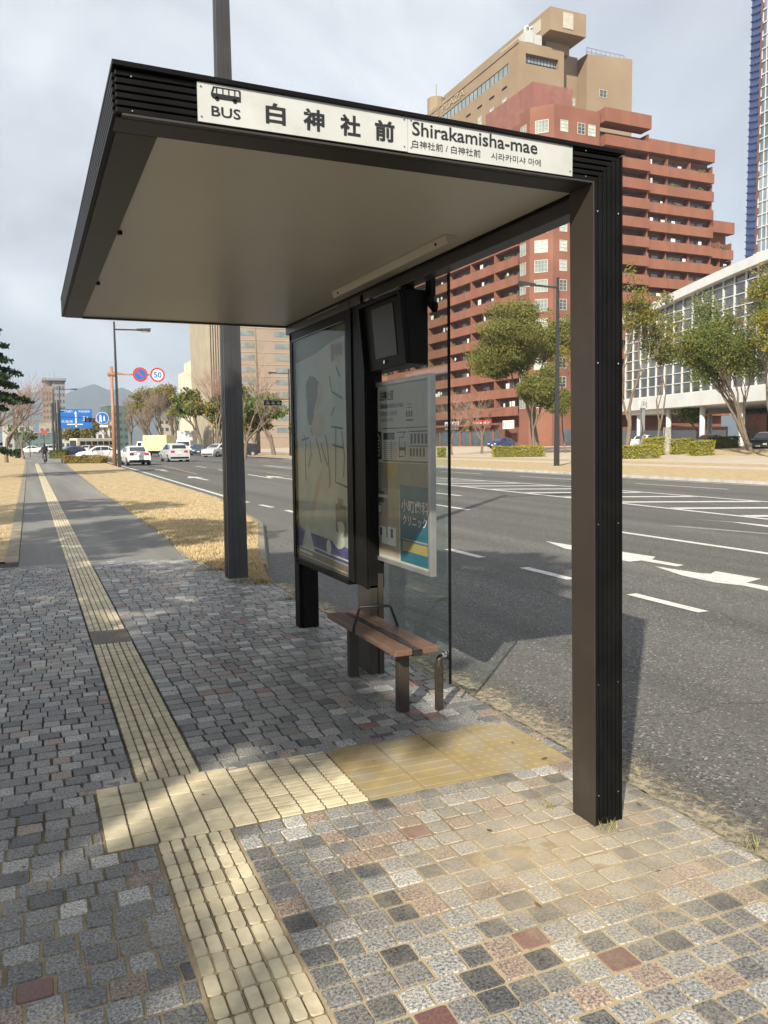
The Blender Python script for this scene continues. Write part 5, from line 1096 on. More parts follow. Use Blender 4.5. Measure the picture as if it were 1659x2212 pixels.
def hbox(mb, s0, s1, t0, t1, z0, z1, m=0): mb.hexa([H(s0,t0,z0),H(s1,t0,z0),H(s1,t1,z0),H(s0,t1,z0),H(s0,t0,z1),H(s1,t0,z1),H(s1,t1,z1),H(s0,t1,z1)], m)
SL = 60; ztop = lambda s: 16.9+2.9*math.sin(min(s/46, 1)*math.pi*.5)
b = MB(); bw = 2.0; bh = 1.28; zb0 = 6.6
for i in range(int(SL/bw)):
    s0, s1 = i*bw, (i+1)*bw; zt = min(ztop(s0), ztop(s1))-.1
    for j in range(13):
        z0 = zb0+bh*j; z1 = min(z0+bh, zt)
        if z1-z0 > .2: hbox(b, s0+.04, s1-.04, .10, .16, z0+.04, z1-.04)
for j in range(8):      # left end wall
    for i in range(9): hbox(b, -.02, .02, .3+2*i, 2.2+2*i, zb0+bh*j+.04, zb0+bh*(j+1)-.04)
PGH(b.build('glass', M['hall_glass'], gh))
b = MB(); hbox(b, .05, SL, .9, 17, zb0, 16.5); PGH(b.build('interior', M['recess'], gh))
b = MB()
for i in range(int(SL/bw)+1): s = i*bw; hbox(b, s-.07, s+.07, -.08, .22, zb0, ztop(s)-.02); 
for i in range(0, int(SL/bw), 3): hbox(b, i*bw+.9, i*bw+1.25, .18, .5, zb0, ztop(i*bw)-.3)
for j in range(0, 13):
    z = zb0+bh*j
    s_start = 0 if z < 16.6 else (8 if z < 18 else 18)
    if z < 19.3: hbox(b, s_start, SL, -.05, .19, z-.05, z+.05)
for i in range(10): hbox(b, -.06, .06, .2+2*i, .36+2*i, zb0, 18)
for j in range(8): hbox(b, -.07, .07, .2, 18.3, zb0+bh*j-.05, zb0+bh*j+.05)
PGH(b.build('mullions', M['hall_white'], gh))
b = MB(); ss = np.linspace(-.8, SL, 24)
for i in range(len(ss)-1):
    a, c = ss[i], ss[i+1]; za, zc = ztop(max(a, 0)), ztop(max(c, 0))
    b.hexa([H(a,-.9,za-.1),H(c,-.9,zc-.1),H(c,20,zc-.1),H(a,20,za-.1),H(a,-.9,za+.95),H(c,-.9,zc+.95),H(c,20,zc+1.6),H(a,20,za+1.6)])
PGH(b.build('roof', M['hall_white'], gh))
b = MB(); hbox(b, -.5, SL, -.25, 18.6, 4.9, 6.55); hbox(b, -.3, 9, .5, 12, 4.35, 4.89); PGH(b.build('floor_beam', M['hall_white'], gh, bevel=.05))
for s in (2.2, 9.6, 17, 24.5, 32, 39.5):
    for t_ in (1.0, 12):
        b = MB(); p0 = H(s, t_, -.9); p1 = H(s, t_, 4.88); b.tube([p0, p1], .33, 12); PGH(b.build('column', M['hall_white'], gh, smooth=True))
b = MB(); hbox(b, 6, SL, 14, 14.4, -.5, 4.88); PGH(b.build('rear_wall', M['dwin'], gh))

# blue tower at the right edge
M['tblue'] = mat('blue_tower_tile', (.045,.075,.24), (.03,.05,.17), rough=.35, scale=.3, coat=.3); M['tglass'] = mat('tower_glass', (.10,.14,.18), (.20,.24,.27), rough=.06, scale=.12, coat=1, spec=.8, island=.4)
hx2 = math.radians(4.7); TA = Vector((171.6, 155, 0)); td = Vector((-math.sin(hx2), -math.cos(hx2), 0)); tn = Vector((math.cos(hx2), -math.sin(hx2), 0))
tw = thing('office_tower', 'blue tiled office tower with a gridded glass front at the right edge', 'tower', TA)
def PTW(o): o.matrix_parent_inverse = Matrix.Translation(tw.location).inverted(); return o
def K(s, t_, z): return TA+td*s+tn*t_+Vector((0,0,z))
def kbox(mb, s0, s1, t0, t1, z0, z1): mb.hexa([K(s0,t0,z0),K(s1,t0,z0),K(s1,t1,z0),K(s0,t1,z0),K(s0,t0,z1),K(s1,t0,z1),K(s1,t1,z1),K(s0,t1,z1)])
b = MB(); kbox(b, 0, 45, .5, 30, 0, 150); PTW(b.build('core', M['charcoal'], tw))
b = MB()
for j in range(45):
    for i in range(10): kbox(b, .15+3.0*i, 2.85+3.0*i, .3, .45, 48.5+3.1*j, 51.3+3.1*j)
PTW(b.build('glass', M['tglass'], tw))
b = MB()
for j in range(46): kbox(b, 0, 30, .05, .48, 48.2+3.1*j, 48.5+3.1*j)
for i in range(21): kbox(b, 1.5*i-.07, 1.5*i+.07, .08, .47, 48.2, 150)
kbox(b, -.3, 32, -.6, .49, 44.3, 48.1)
PTW(b.build('grid', M['hall_white'], tw))
b = MB()
pA, pB = K(-.5, .25, 0), K(-4.2, .6, 0); up_ = Vector((0,0,1)); dirb = (pB-pA).normalized(); nb_ = -tn
b.hexa([pA, pB, pB+tn*18, pA+tn*18, pA+up_*150, pB+up_*150, pB+tn*18+up_*150, pA+tn*18+up_*150]); PTW(b.build('blue_flank', M['tblue'], tw))
b = MB()
for j in range(75):
    z = 20+1.75*j
    for i in range(3): c = pA+(pB-pA)*((i+.5)/3)+up_*(z+.3*i); b.obox(c, (pB-pA)*.15, nb_*.4, up_*.14)
PTW(b.build('sun_fins', M['tblue'], tw))
b = MB(); 
for j in range(28): z = 30+4.5*j; b.bar(K(-.35, .1, z), K(.05, .1, z+7), .5, .3)
PTW(b.build('brown_strip', M['recess'], tw))

# tan office block seen behind the near lamp pole
M['pink'] = mat('pinkish_tile', (.32,.25,.20), (.28,.22,.175), rough=.8, scale=.2, stain=(.36,.285,.23), stain_scale=.1, stain_lo=.5, stain_hi=.8); 
ob = thing('office_block', 'pinkish tan office block with a ribbed cream end wall behind the near lamp pole', 'office building', (52, 212, 0))
def PO(o): o.matrix_parent_inverse = Matrix.Translation(ob.location).inverted(); return o
b = MB(); b.box(43.6, 76, 200, 225, 0, 43); PO(b.build('wall', M['pink'], ob))
b = MB(); b.box(41.2, 43.59, 200.6, 224, 0, 43)
for i in range(4): b.box(41.3+.6*i, 41.55+.6*i, 200.1, 200.6, 0, 43)
for i in range(18): b.box(40.9, 41.2, 201+1.25*i, 201.5+1.25*i, 0, 43)
PO(b.build('ribbed_end', M['ribtan'], ob))
b = MB(); c = MB()
for f in range(12):
    z = 4.2+3.0*f
    for x0, x1 in ((47.6, 52.5), (57.8, 64.5), (68, 74)): b.cut(); b.box(x0, x1, 199.93, 200.05, z, z+1.25)
    for x0, x1 in ((44.6, 47.3),): c.cut(); c.box(x0, x1, 199.9, 200.05, z-.1, z+.9)
each(b, 'window_strip', M['awin'], ob, PO); each(c, 'louvre', M['recess'], ob, PO)
b = MB()
for f in range(13): b.box(43.7, 76, 199.90, 199.99, 3.1+3.0*f, 3.3+3.0*f)
PO(b.build('floor_line', M['ribtan'], ob))
# small cream block
M['creamwall'] = mat('cream_render', (.62,.58,.46), (.55,.51,.41), rough=.8, scale=.2)
ca = thing('apartment_block', 'small cream apartment block far left of the near lamp pole, tiers of balconies', 'apartment building', (49, 262, 0))
def PC(o): o.matrix_parent_inverse = Matrix.Translation(ca.location).inverted(); return o
b = MB(); b.box(48.2, 58, 250, 275, 0, 28); b.box(46.2, 48.19, 262, 275, 0, 24.5); b.box(52.5, 58, 252, 262, 28, 33); PC(b.build('wall', M['creamwall'], ca))
b = MB(); c = MB()
for f in range(9):
    z = 2.6+2.8*f
    for x in (48.7, 51.2): b.cut(); b.box(x, x+1.6, 249.93, 250.05, z, z+1.5)
    for y in (252, 255.5, 259): b.cut(); b.box(48.12, 48.25, y, y+2, z, z+1.6)
    c.cut(); c.box(48.4, 53.3, 249.2, 249.92, z-.5, z+.35)
each(b, 'window', M['dwin'], ca, PC); each(c, 'balcony', M['creamwall'], ca, PC)
# far tower by the mountains
ft = thing('distant_tower', 'distant pinkish tower with a flat overhanging grey top before the hills', 'tower', (12.5, 433, 0))
def PF(o): o.matrix_parent_inverse = Matrix.Translation(ft.location).inverted(); return o
M['fpink'] = mat('far_pink_tile', (.30,.21,.165), rough=.8, scale=.1); M['fgrey'] = mat('far_grey_tile', (.24,.25,.26), rough=.8, scale=.1)
b = MB(); b.box(6.8, 11.5, 428, 445, 0, 29.2); PF(b.build('pink_wing', M['fpink'], ft))
b = MB(); b.box(11.55, 17.4, 429, 445, 0, 33); PF(b.build('grey_wing', M['fgrey'], ft)); b = MB(); b.box(7.2, 18.0, 427, 446, 33.01, 34.2); b.box(8, 11.5, 430, 444, 29.2, 33.0); b.tube([(13,433,34.2),(13,433,37.5)], .12, 5); PF(b.build('roof', M['fgrey'], ft))
b = MB()
for f in range(9):
    for i in range(4): b.cut(); b.box(12.1+1.35*i, 12.9+1.35*i, 428.9, 429.1, 3+3.2*f, 4.6+3.2*f)
    for i in range(3): b.cut(); b.box(7.3+1.4*i, 8.0+1.4*i, 427.9, 428.1, 3+2.9*f, 4.3+2.9*f)
each(b, 'window', M['dwin'], ft, PF)
# low distant town: each house by itself
M['fteal'] = mat('far_teal', (.09,.15,.13), rough=.7); M['fwhite'] = mat('far_white', (.5,.5,.48), rough=.8); M['fred'] = mat('far_red', (.42,.08,.06), rough=.7); M['fbeige'] = mat('far_beige', (.38,.33,.26), rough=.8)
towns = [(40,300,9,9,'fwhite','white low house far left with a flat roof'),(78,290,13,6,'fteal','long teal low building behind the cyclist'),(112,330,9,11,'fbeige','beige far house left of the dark posts'),(152,320,8,13,'fwhite','white far house below the blue direction sign'),
         (182,340,10,12,'fbeige','beige far house right of the blue direction sign'),(222,300,8,10,'fwhite','white far house beside the terracotta sign pole'),(250,330,8,17,'fteal','teal far office near the road lamp'),(370,340,10,12,'fbeige','beige far house behind the trucks'),(421,300,5,22,'fteal','narrow glassy teal tower left of the cream block')]
for px, d, wd, h_, m_, lab in towns:
    q = dep(px, d); t_ = thing('far_house', lab, 'house', (q.x, q.y, 0), rad(RNG.uniform(-12, 12)), 'low buildings of the distant town')
    b = MB(); b.box(-wd/2, wd/2, -4, 6, -.3, h_); b.build('wall', M[m_], t_); b = MB(); b.box(-wd/2-.2, wd/2+.2, -4.2, 6.2, h_, h_+.5); b.build('roof', M['fgrey'], t_)
    b = MB()
    for f in range(int(h_/3)):
        for i in range(int(wd/2)): b.cut(); b.box(-wd/2+.5+2*i, -wd/2+1.7+2*i, -4.06, -3.95, 1+3*f, 2.4+3*f)
    each(b, 'window', M['dwin'], t_)
q = dep(96, 250); t_ = thing('far_sign', 'small red and white sign board far behind the cyclist', 'sign', (q.x, q.y, 0)); b = MB(); b.box(-.9,.9,-.1,.1,5.0,6.3); b.build('panel', M['fred'], t_); b = MB(); b.tube([(0,.15,-.2),(0,.15,6)], .12, 6); b.build('pole', M['charcoal'], t_)

# street furniture across the road
q = dep(1441, 77, far_z(55)); st_ = thing('stone_marker', 'pale upright stone slab standing among the clipped hedges', 'stone marker', q)
b = MB(); b.hexa([(-.36,-.2,-.2),(.36,-.2,-.2),(.36,.2,-.2),(-.36,.2,-.2),(-.34,-.16,2.45),(.34,-.16,2.55),(.34,.16,2.55),(-.34,.16,2.45)]); b.build('slab', M['concrete'], st_, bevel=.03); b = MB(); b.box(-.5,.5,-.3,.3,-.2,.12); b.build('plinth', M['concrete'], st_)
q = dep(1387, 78, far_z(55)); t_ = thing('column_pole', 'grey pole with a square white head before the glass hall', 'post', q)
b = MB(); b.box(-.17,.17,-.17,.17,-.2,4.3); b.build('shaft', M['fgrey'], t_, bevel=.02); b = MB(); b.box(-.28,.28,-.28,.28,4.3,5.0); b.build('head', M['hall_white'], t_, bevel=.03)
q = dep(37, 105); t_ = thing('litter_bin', 'dark brown bin standing on the far left pavement', 'bin', (q.x, q.y, 0)); b = MB(); b.tube([(0,0,-.02),(0,0,1.1)], [.34,.38], 12); b.build('body', M['bronze'], t_); b = MB(); b.tube([(0,0,1.1),(0,0,1.22)], [.42,.3], 12); b.build('lid', M['black'], t_)

# ------------------------------------------------------------------ trees, hedges
def leaves(name, clusters, size, m, parent, droop=0.0, shell=.5):
    "clusters: (centre, (rx,ry,rz), count)"
    Cs = []
    for c, r, n in clusters:
        v = RNG.normal(size=(n, 3)); v /= np.linalg.norm(v, axis=1)[:, None]; rr = RNG.uniform(shell**3, 1, n)**(1/3)
        Cs.append(np.array(c)+v*rr[:, None]*np.array(r))
    C = np.concatenate(Cs); n = len(C); a = RNG.normal(size=(n, 3)); a[:, 2] -= droop; a /= np.linalg.norm(a, axis=1)[:, None]
    b_ = np.cross(a, RNG.normal(size=(n, 3))); b_ /= np.linalg.norm(b_, axis=1)[:, None]
    s = size*RNG.uniform(.6, 1.4, n)[:, None]; V = np.empty((n, 4, 3)); a = a*s; b_ = b_*s*.55
    V[:, 0] = C-a; V[:, 1] = C+b_-a*.1; V[:, 2] = C+a; V[:, 3] = C-b_-a*.1
    me = bpy.data.meshes.new(name); idx = np.arange(4*n).reshape(n, 4); me.from_pydata(V.reshape(-1, 3).tolist(), [], idx.tolist()); me.materials.append(m)
    o = bpy.data.objects.new(name, me); COL.objects.link(o); o.parent = parent; return o
def grow(mb, p, d, ln, r, depth, tips, rnd, kids=(2, 3), spread=.6, up=.15, shrink=.72, n=6, taper=.62, twig=None):
    p = Vector(p); d = Vector(d).normalized(); pts = [p]; k = 3; q = p.copy(); dd = d.copy()
    for i in range(k):
        dd = (dd+Vector((rnd.uniform(-.16,.16), rnd.uniform(-.16,.16), rnd.uniform(-.08,.12)+up*.15))).normalized(); q = q+dd*(ln/k); pts.append(q.copy())
    tgt = twig if (twig is not None and depth <= 2) else mb
    tgt.tube(pts, [r*(1-(1-taper)*i/k) for i in range(k+1)], max(3, n), 0, caps=depth == 0)
    if depth <= 1: tips.append((q.copy(), ln))
    if depth == 0: return
    for i in range(rnd.randint(*kids)):
        s = Vector((rnd.gauss(0,1), rnd.gauss(0,1), rnd.gauss(0,.7))); s = (s-dd*s.dot(dd)).normalized(); sp_ = spread*rnd.uniform(.55, 1.3)
        nd_ = (dd+s*math.tan(min(sp_, 1.2))+Vector((0,0,up))).normalized(); f = rnd.uniform(.55, 1.0) if i else 1
        st_p = pts[-1] if i == 0 else pts[0]+(pts[-1]-pts[0])*f
        grow(mb, pts[-1] if f > .9 else pts[2], nd_, ln*shrink*rnd.uniform(.8, 1.15), r*taper*rnd.uniform(.75, 1), depth-1, tips, rnd, kids, spread, up, shrink, max(3, n-1), taper, twig)
def bare_tree(px, d, h, label, seed=1, m='twig', depth=6, spread=.5, up=.25, group=None, kids=(2, 3), r=.16, z=None, bm='bark', name='bare_tree', trunk=.28):
    q = dep(px, d); z0 = far_z(q.x) if z is None else z; t_ = thing(name, label, 'tree', (q.x, q.y, z0), 0, group); rnd = random.Random(seed); a = MB(); tw = MB(); tips = []
    grow(a, (0,0,-.2), (rnd.uniform(-.08,.08), rnd.uniform(-.08,.08), 1), h*trunk, r, depth, tips, rnd, kids, spread, up, .78, 7, .66, tw)
    zm = max(v[2] for v in tw.v); s = h/zm
    for g in (a, tw): g.v = [(v[0]*s, v[1]*s, v[2]*s) for v in g.v]
    a.build('trunk', M[bm], t_, smooth=True, normals=False); tw.build('crown', M[m], t_, normals=False); return t_
def conic_bare(px, d, h, label, seed, m='redtwig', group=None, z=None):
    "tall straight trunk with short upswept limbs"
    q = dep(px, d); t_ = thing('bare_tree', label, 'tree', (q.x, q.y, far_z(q.x) if z is None else z), 0, group); rnd = random.Random(seed); a = MB(); tw = MB(); tips = []
    a.tube([(0,0,-.2),(.1,0,h*.5),(0,0,h)], [h*.016, h*.010, .015], 7)
    for i in range(34):
        f = .22+.76*i/34; an = i*2.4; L_ = h*.24*(1.05-f)+.3; e_ = rnd.uniform(.35, .75)
        grow(a, (.1*(1-abs(2*f-1)), 0, h*f), (math.cos(an), math.sin(an), e_), L_*.6, .05*(1.15-f), 3, tips, rnd, (2, 3), .5, .2, .7, 4, .6, tw)
    a.build('trunk', M['bark'], t_, normals=False); tw.build('crown', M[m], t_, normals=False); return t_
def leafy_tree(px, d, h, label, m, seed=1, lean_=(0,0), size=.16, per=70, rc=1.0, depth=4, spread=.55, up=.2, name='broadleaf_tree', group=None, z=None, r=.2, kids=(2,3), droop=.2, trunk=.3, m2=None, trunks=1, pos=None):
    q = dep(px, d) if pos is None else Vector(pos); z0 = (far_z(q.x) if z is None else z); t_ = thing(name, label, 'tree', (q.x, q.y, z0), 0, group); rnd = random.Random(seed); a = MB(); tips = []
    for k in range(trunks):
        grow(a, (rnd.uniform(-.3,.3)*(trunks > 1), rnd.uniform(-.3,.3)*(trunks > 1), -.2), (lean_[0]+rnd.uniform(-.15,.15)*(trunks > 1), lean_[1]+rnd.uniform(-.12,.12)*(trunks > 1), 1), h*trunk, r, depth, tips, rnd, kids, spread, up, .78, 8, .68)
    zm = max(v[2] for v in a.v); s = h/zm; a.v = [(v[0]*s, v[1]*s, v[2]*s) for v in a.v]
    a.build('trunk', M['bark'], t_, smooth=True, normals=False)
    cl = [((p*s), (rc*rnd.uniform(.6,1.3),)*2+(rc*rnd.uniform(.45,.9),), int(per*rnd.uniform(.3, 1.6))) for p, l in tips]
    if m2:
        leaves('crown', cl[::2]+cl[1::4], size, M[m], t_, droop, .3); leaves('crown', cl[1::2], size, M[m2], t_, droop, .3)
    else: leaves('crown', cl, size, M[m], t_, droop, .3)
    return t_

# dark conifer at the left edge: drooping tiers of needle fans
q = dep(-62, 40); cf = thing('conifer', 'dark green conifer with tiers of drooping branches at the left edge', 'tree', (q.x, q.y, 0)); rnd = random.Random(4)
b = MB(); b.tube([(0,0,-.2),(.05,0,4),(0,0,9.4)], [.22,.14,.02], 8); b.build('trunk', M['bark'], cf, smooth=True)
cl = []; tb_ = MB()
for i in range(60):
    f = i/60; z = 3.4+5.6*f; an = i*2.399; L_ = (2.9*(1-f)**.75+.25)*rnd.uniform(.7, 1.08)
    if i % 12 == 0: z = 1.3+.25*(i//12); L_ = 1.9
    p0 = Vector((0,0,z)); p2 = Vector((math.cos(an)*L_, math.sin(an)*L_, z+.25-.18*L_)); tb_.tube([p0, (p0+p2)/2+Vector((0,0,.22)), p2], [.05,.03,.008], 4)
    for k in range(8):
        t0 = .3+.7*k/7; c = p0.lerp(p2, t0)+Vector((0,0,.22*math.sin(math.pi*t0))); cl.append((c, (.16+.34*(1-abs(t0-.55)), .16+.34*(1-abs(t0-.55)), .13), 42))
tb_.build('limbs', M['bark'], cf, normals=False); leaves('crown', cl, .10, M['leaf_dark'], cf, .3, .1)

# left side bare trees in reddish bud
gl = 'reddish bare trees on the left lawn'
bare_tree(12, 78, 9.0, 'large bare tree with reddish brown twigs behind the dark conifer', 21, 'redtwig', 6, .55, .2, gl, (3,3), .2, 0)
bare_tree(50, 96, 8.2, 'bare reddish tree left of the far pink tower', 22, 'redtwig', 6, .6, .1, gl, (3,3), .16, 0)
bare_tree(-25, 66, 7.5, 'bare brown tree low under the dark conifer', 23, 'twig', 6, .7, .1, gl, (3,3), .17, 0)
leafy_tree(42, 118, 4.2, 'small rounded evergreen on the far left lawn behind the bin', 'leaf_green', 24, size=.2, per=40, rc=.8, depth=3, z=0)
# mid distance clumps
gm = 'bare and olive trees beyond the crossing'
for i, (px, d, h, kind, lab) in enumerate([(285, 175, 12.5, 'b', 'bare brown tree just right of the lamp on the verge'), (312, 185, 13.8, 'l', 'rounded olive-brown tree among the far bare trees'), (352, 180, 15, 'b', 'tall bare brown tree above the yellow truck'), (372, 190, 14.5, 'l', 'rounded yellowish tree above the silver hatchback'),
                                  (330, 170, 10, 'b', 'low bare tree above the yellow truck'), (396, 178, 12.5, 'b', 'bare tree left of the grey box truck'), (165, 190, 6.5, 'l', 'low olive tree under the blue direction sign'), (205, 185, 6.8, 'l', 'low olive tree left of the terracotta pole'), (236, 180, 8, 'b', 'bare reddish tree right behind the terracotta pole')]):
    if kind == 'b': bare_tree(px, d, h, lab, 40+i, 'twig', 6, .5, .25, gm, (3,3), .34, 0)
    else: leafy_tree(px, d, h, lab, 'leaf_mix', 40+i, size=.22, per=110, rc=1.5, depth=4, spread=.5, z=0, group=gm, trunk=.16)
# around the near lamp pole
leafy_tree(436, 128, 9.5, 'dense dark green evergreen left of the near lamp pole', 'leaf_green', 61, size=.24, per=70, rc=1.2, depth=4, spread=.5, z=0, m2='leaf_mix', trunk=.2)
leafy_tree(474, 122, 8.8, 'yellowish evergreen partly behind the near lamp pole', 'leaf_mix', 62, size=.24, per=70, rc=1.2, depth=4, z=0, m2='leaf_green', trunk=.2)
leafy_tree(592, 108, 8.6, 'dense dark green rounded evergreen beside the advertising panel', 'leaf_green', 63, size=.22, per=110, rc=1.2, depth=4, spread=.6, z=0, trunk=.2)
leafy_tree(552, 112, 6.0, 'lower evergreen bush tree right of the near lamp pole', 'leaf_mix', 64, size=.22, per=60, rc=1.0, depth=4, z=0, trunk=.2)
leafy_tree(640, 100, 4.2, 'small evergreen behind the advertising panel edge', 'leaf_green', 67, size=.2, per=60, rc=.8, depth=3, z=0)
bare_tree(528, 92, 10.5, 'spreading bare tree with a forked trunk right of the near lamp pole', 65, 'twig', 6, .62, .18, None, (3,3), .26, 0)
conic_bare(558, 132, 21.5, 'tall slender bare tree with a straight trunk before the pinkish office block', 66, z=0)
bare_tree(466, 118, 14.5, 'tall bare tree just left of the near lamp pole', 68, 'twig', 6, .5, .25, None, (3,3), .2, 0)
bare_tree(498, 120, 13.5, 'bare tree behind the near lamp pole', 69, 'redtwig', 6, .55, .25, None, (3,3), .2, 0)
# across the road, left to right
bare_tree(978, 92, 8.0, 'bare twiggy tree beside the timetable board', 71, 'redtwig', 6, .62, .12, None, (3,3), .14)
bare_tree(1040, 96, 8.2, 'bare twiggy tree before the shop signs', 72, 'redtwig', 6, .65, .12, None, (3,3), .15)
wt = leafy_tree(1160, 92, 15.6, 'tall olive green willow-like evergreen before the red apartment block', 'leaf_olive', 73, (-.16, .06), .10, 760, 1.6, 5, .5, .16, 'evergreen_tree', None, None, .42, (2,3), .9, .3)
leafy_tree(1150, 86, 8.8, 'lower drooping evergreen right in front of the tall olive one', 'leaf_olive', 79, (.04, 0), .10, 520, 1.1, 4, .55, .12, 'evergreen_tree', None, None, .2, (2,3), 1.0, .36)
leafy_tree(1222, 88, 14.8, 'thin tree with yellow-green tufts half behind the shelter post', 'leaf_yellow', 74, (-.02, .0), .13, 26, .8, 4, .45, .3, 'broadleaf_tree', None, None, .14, (2,2), .2, .45, m2='leaf_olive')
leafy_tree(1352, 70, 15.5, 'sparse pruned tree right of the shelter post with long bare limbs and yellow-green tufts', 'leaf_olive', 75, (.12, -.05), .11, 70, .9, 5, .5, .32, 'broadleaf_tree', None, None, .26, (2,2), .2, .34, m2='leaf_yellow')
leafy_tree(1420, 73, 12.0, 'sparse yellowing tree before the left end of the glass hall', 'leaf_olive', 76, (-.05, .0), .11, 60, .9, 5, .5, .3, 'broadleaf_tree', None, None, .16, (2,2), .2, .32, m2='leaf_olive')
leafy_tree(1618, 66, 12.6, 'large multi-trunk tree leaning left before the glass hall', 'leaf_olive', 77, (-.38, .16), .085, 80, 1.1, 5, .42, .16, 'broadleaf_tree', None, .75, .22, (2,3), .3, .34, m2='leaf_green', trunks=3)
leafy_tree(1672, 60, 13.5, 'golden yellow tree at the right edge', 'leaf_yellow', 78, (0, 0), .09, 95, 1.1, 5, .5, .2, 'broadleaf_tree', None, .6, .2, (2,3), .2, .3, m2='leaf_green')
leafy_tree(1536, 104, 5.0, 'small dark tree under the glass hall', 'leaf_green', 80, size=.2, per=70, rc=.9, depth=3, pos=(79, 79, 0), z=.6)
def hedge(px0, px1, d, h, wdt, m, label, group, z=None, d1=None):
    a = dep(px0, d); c = dep(px1, d1 or d); mid_ = (a+c)/2; z0 = far_z(mid_.x) if z is None else z; L_ = (c-a).xy.length; ang = math.atan2(c.y-a.y, c.x-a.x)
    t_ = thing('hedge', label, 'hedge', (mid_.x, mid_.y, z0), ang, group); b = MB(); b.box(-L_/2+.12, L_/2-.12, -wdt/2+.12, wdt/2-.12, -.1, h-.12); b.build('shade_core', M['hedge_core'], t_, bevel=.15)  # solid dark block standing in for the shaded inside of the hedge
    n = int(L_*wdt*h*420*(60/d)**1.0)+900; P_ = RNG.uniform(-1, 1, (n, 3)); k = RNG.integers(0, 4, n); P_[np.arange(n), np.where(k == 3, 2, k % 3)] = np.where(k == 2, 1, np.sign(RNG.uniform(-1, 1, n))); P_[k == 3, 2] = 1
    P_ = P_*RNG.uniform(.86, 1.06, (n, 1)); C_ = np.c_[P_[:,0]*L_/2, P_[:,1]*wdt/2, np.clip((P_[:,2]+1)/2, 0, 1.06)*h]
    C_[:, 2] += .05*np.sin(C_[:, 0]*2.1)
    cl = [(c_, (.05,.05,.05), 1) for c_ in C_]
    leaves('foliage', cl, .07, M[m], t_, 0, .1); return t_
hg = 'clipped hedges across the road'
hedge(1066, 1172, 78, 1.0, 1.6, 'leaf_hedge', 'long low clipped yellow-green hedge left of the shelter post', hg)
hedge(1335, 1420, 66, 1.05, 1.6, 'leaf_hedge', 'low clipped hedge just right of the shelter post', hg)
hedge(1392, 1433, 73, 1.55, 1.4, 'leaf_hedge', 'taller clipped hedge left of the stone marker', hg)
hedge(1452, 1495, 73, 1.35, 1.4, 'leaf_hedge', 'clipped hedge just right of the stone marker', hg)
hedge(1492, 1538, 69, 1.2, 1.5, 'leaf_hedge', 'rounded bright clipped hedge nearest the leaning tree', hg)
hedge(1536, 1592, 75, 1.3, 1.4, 'leaf_deep', 'darker clipped hedge behind the bright one', hg)
hedge(945, 962, 80, .9, 1.4, 'leaf_hedge', 'end of a clipped hedge between timetable and glass edge', hg)
hedge(141, 226, 72, .62, 1.3, 'leaf_brown', 'low bronze coloured hedge on the straw verge', 'hedges on the near verge', 0, 71)
hedge(109, 146, 100, 1.0, 1.3, 'leaf_deep', 'dark green clipped hedge farther along the verge', 'hedges on the near verge', 0)
# street trees left of the pavement, beside and behind the camera: their shade falls across the stop
gsx = 'street trees shading the pavement'
def shade_tree(x, y, z, rx, rz, n, label, seed, size=.14):
    t_ = thing('street_tree', label, 'tree', (x, y, 0), 0, gsx); rnd = random.Random(seed); a = MB(); cl = []
    a.tube([(0,0,-.2),(.08,.05,z*.3),(0,0,z*.55)], [.24,.19,.15], 8)
    for i in range(46):
        v = Vector((rnd.gauss(0,1), rnd.gauss(0,1), rnd.gauss(0,1))).normalized()*rnd.uniform(.45, 1)**.5; c = Vector((v.x*rx, v.y*rx, z+v.z*rz))
        a.tube([(0,0,z*.5), (c*.5+Vector((0,0,z*.28))), c], [.07,.04,.01], 5); q = rx*rnd.uniform(.16, .34); cl.append((c, (q, q, q*.7), max(3, int(n/46*rnd.uniform(.5, 1.5)))))
    a.build('trunk', M['bark'], t_, smooth=True, normals=False); leaves('crown', cl, size, M['leaf_green'], t_, .1, .2)
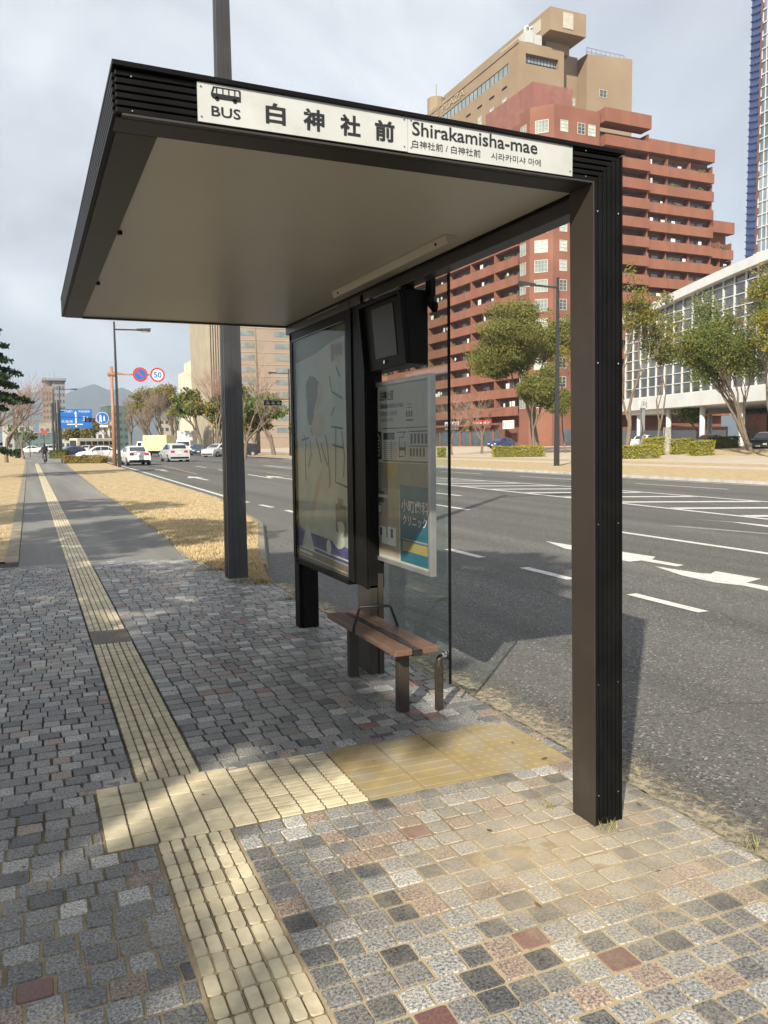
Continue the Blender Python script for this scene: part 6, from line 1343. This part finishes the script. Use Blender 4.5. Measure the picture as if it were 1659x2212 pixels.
for a_ in ((-4.2, .7, 7.5, 2.2, .9, 5000, 'broad evergreen street tree close behind the viewer', 91), (-8.6, -1.1, 7.5, 3.2, 1.0, 7600, 'wide evergreen street tree on the lawn behind the viewer', 92), (-11.2, .8, 7.5, 3.2, 2.0, 6000, 'evergreen street tree far out on the lawn left of the stop', 93),
           (-7.7, 5.8, 7.5, 2.6, 1.8, 4200, 'evergreen street tree on the lawn beside the stop', 94), (-9.2, -6.9, 7.5, 1.5, .6, 750, 'thin leaved street tree farthest behind the viewer', 95), (-6.7, -3.6, 7.5, 1.15, .6, 1500, 'slender evergreen street tree behind the viewer near the path', 97), (-7.4, 13.3, 7.2, 2.5, 1.8, 4000, 'street tree farther along the left lawn', 96)): shade_tree(*a_)

# ------------------------------------------------------------------ hills
M['hill'] = mat('wooded_hill', (.028,.04,.03), (.05,.06,.042), rough=.95, scale=.01, detail=8)
prof = [(-500,900),(-200,880),(-60,862),(20,852),(75,845),(110,840),(150,846),(178,834),(205,828),(240,838),(268,834),(300,846),(335,842),(365,850),(395,858),(430,872),(480,885),(560,880),(680,868),(800,880),(1000,872),(1300,880),(1700,868),(2200,890)]
b = MB(); D = 4200; pxs = np.arange(-500, 2200, 12); rows = 9; vs = []
for px in pxs:
    y = np.interp(px, [a for a, c in prof], [c for a, c in prof])+1.6*math.sin(px*.11)+1.2*math.sin(px*.043+1); hz = 962.8-.0111*px; hh = (hz-y)/FOC*D
    for j in range(rows):
        f = j/(rows-1); d = D*(.72+.28*f)+60*math.sin(px*.05+j); q = dep(px, d)
        vs.append((q.x, q.y, -8+hh*f**1.15*(1+.10*math.sin(px*.09+j*1.7)*(f < .95))))
b.add(vs, [(i*rows+j, (i+1)*rows+j, (i+1)*rows+j+1, i*rows+j+1) for i in range(len(pxs)-1) for j in range(rows-1)]); struct(b.build('hills', M['hill'], smooth=True, normals=False))

# ------------------------------------------------------------------ air
hm = bpy.data.materials.new('haze_air'); hm.use_nodes = True; t = hm.node_tree; t.nodes.remove(t.nodes['Principled BSDF'])
pv = nd(t, 'ShaderNodeVolumePrincipled'); pv.inputs['Color'].default_value = (.70,.84,1.0,1); pv.inputs['Density'].default_value = .00027; pv.inputs['Anisotropy'].default_value = .2
t.links.new(pv.outputs[0], t.nodes['Material Output'].inputs['Volume'])
b = MB(); b.box(-5000, 5600, -80, 5200, -30, 460); hz_ = struct(b.build('haze', hm), 'stuff')
bpy.context.view_layer.update()
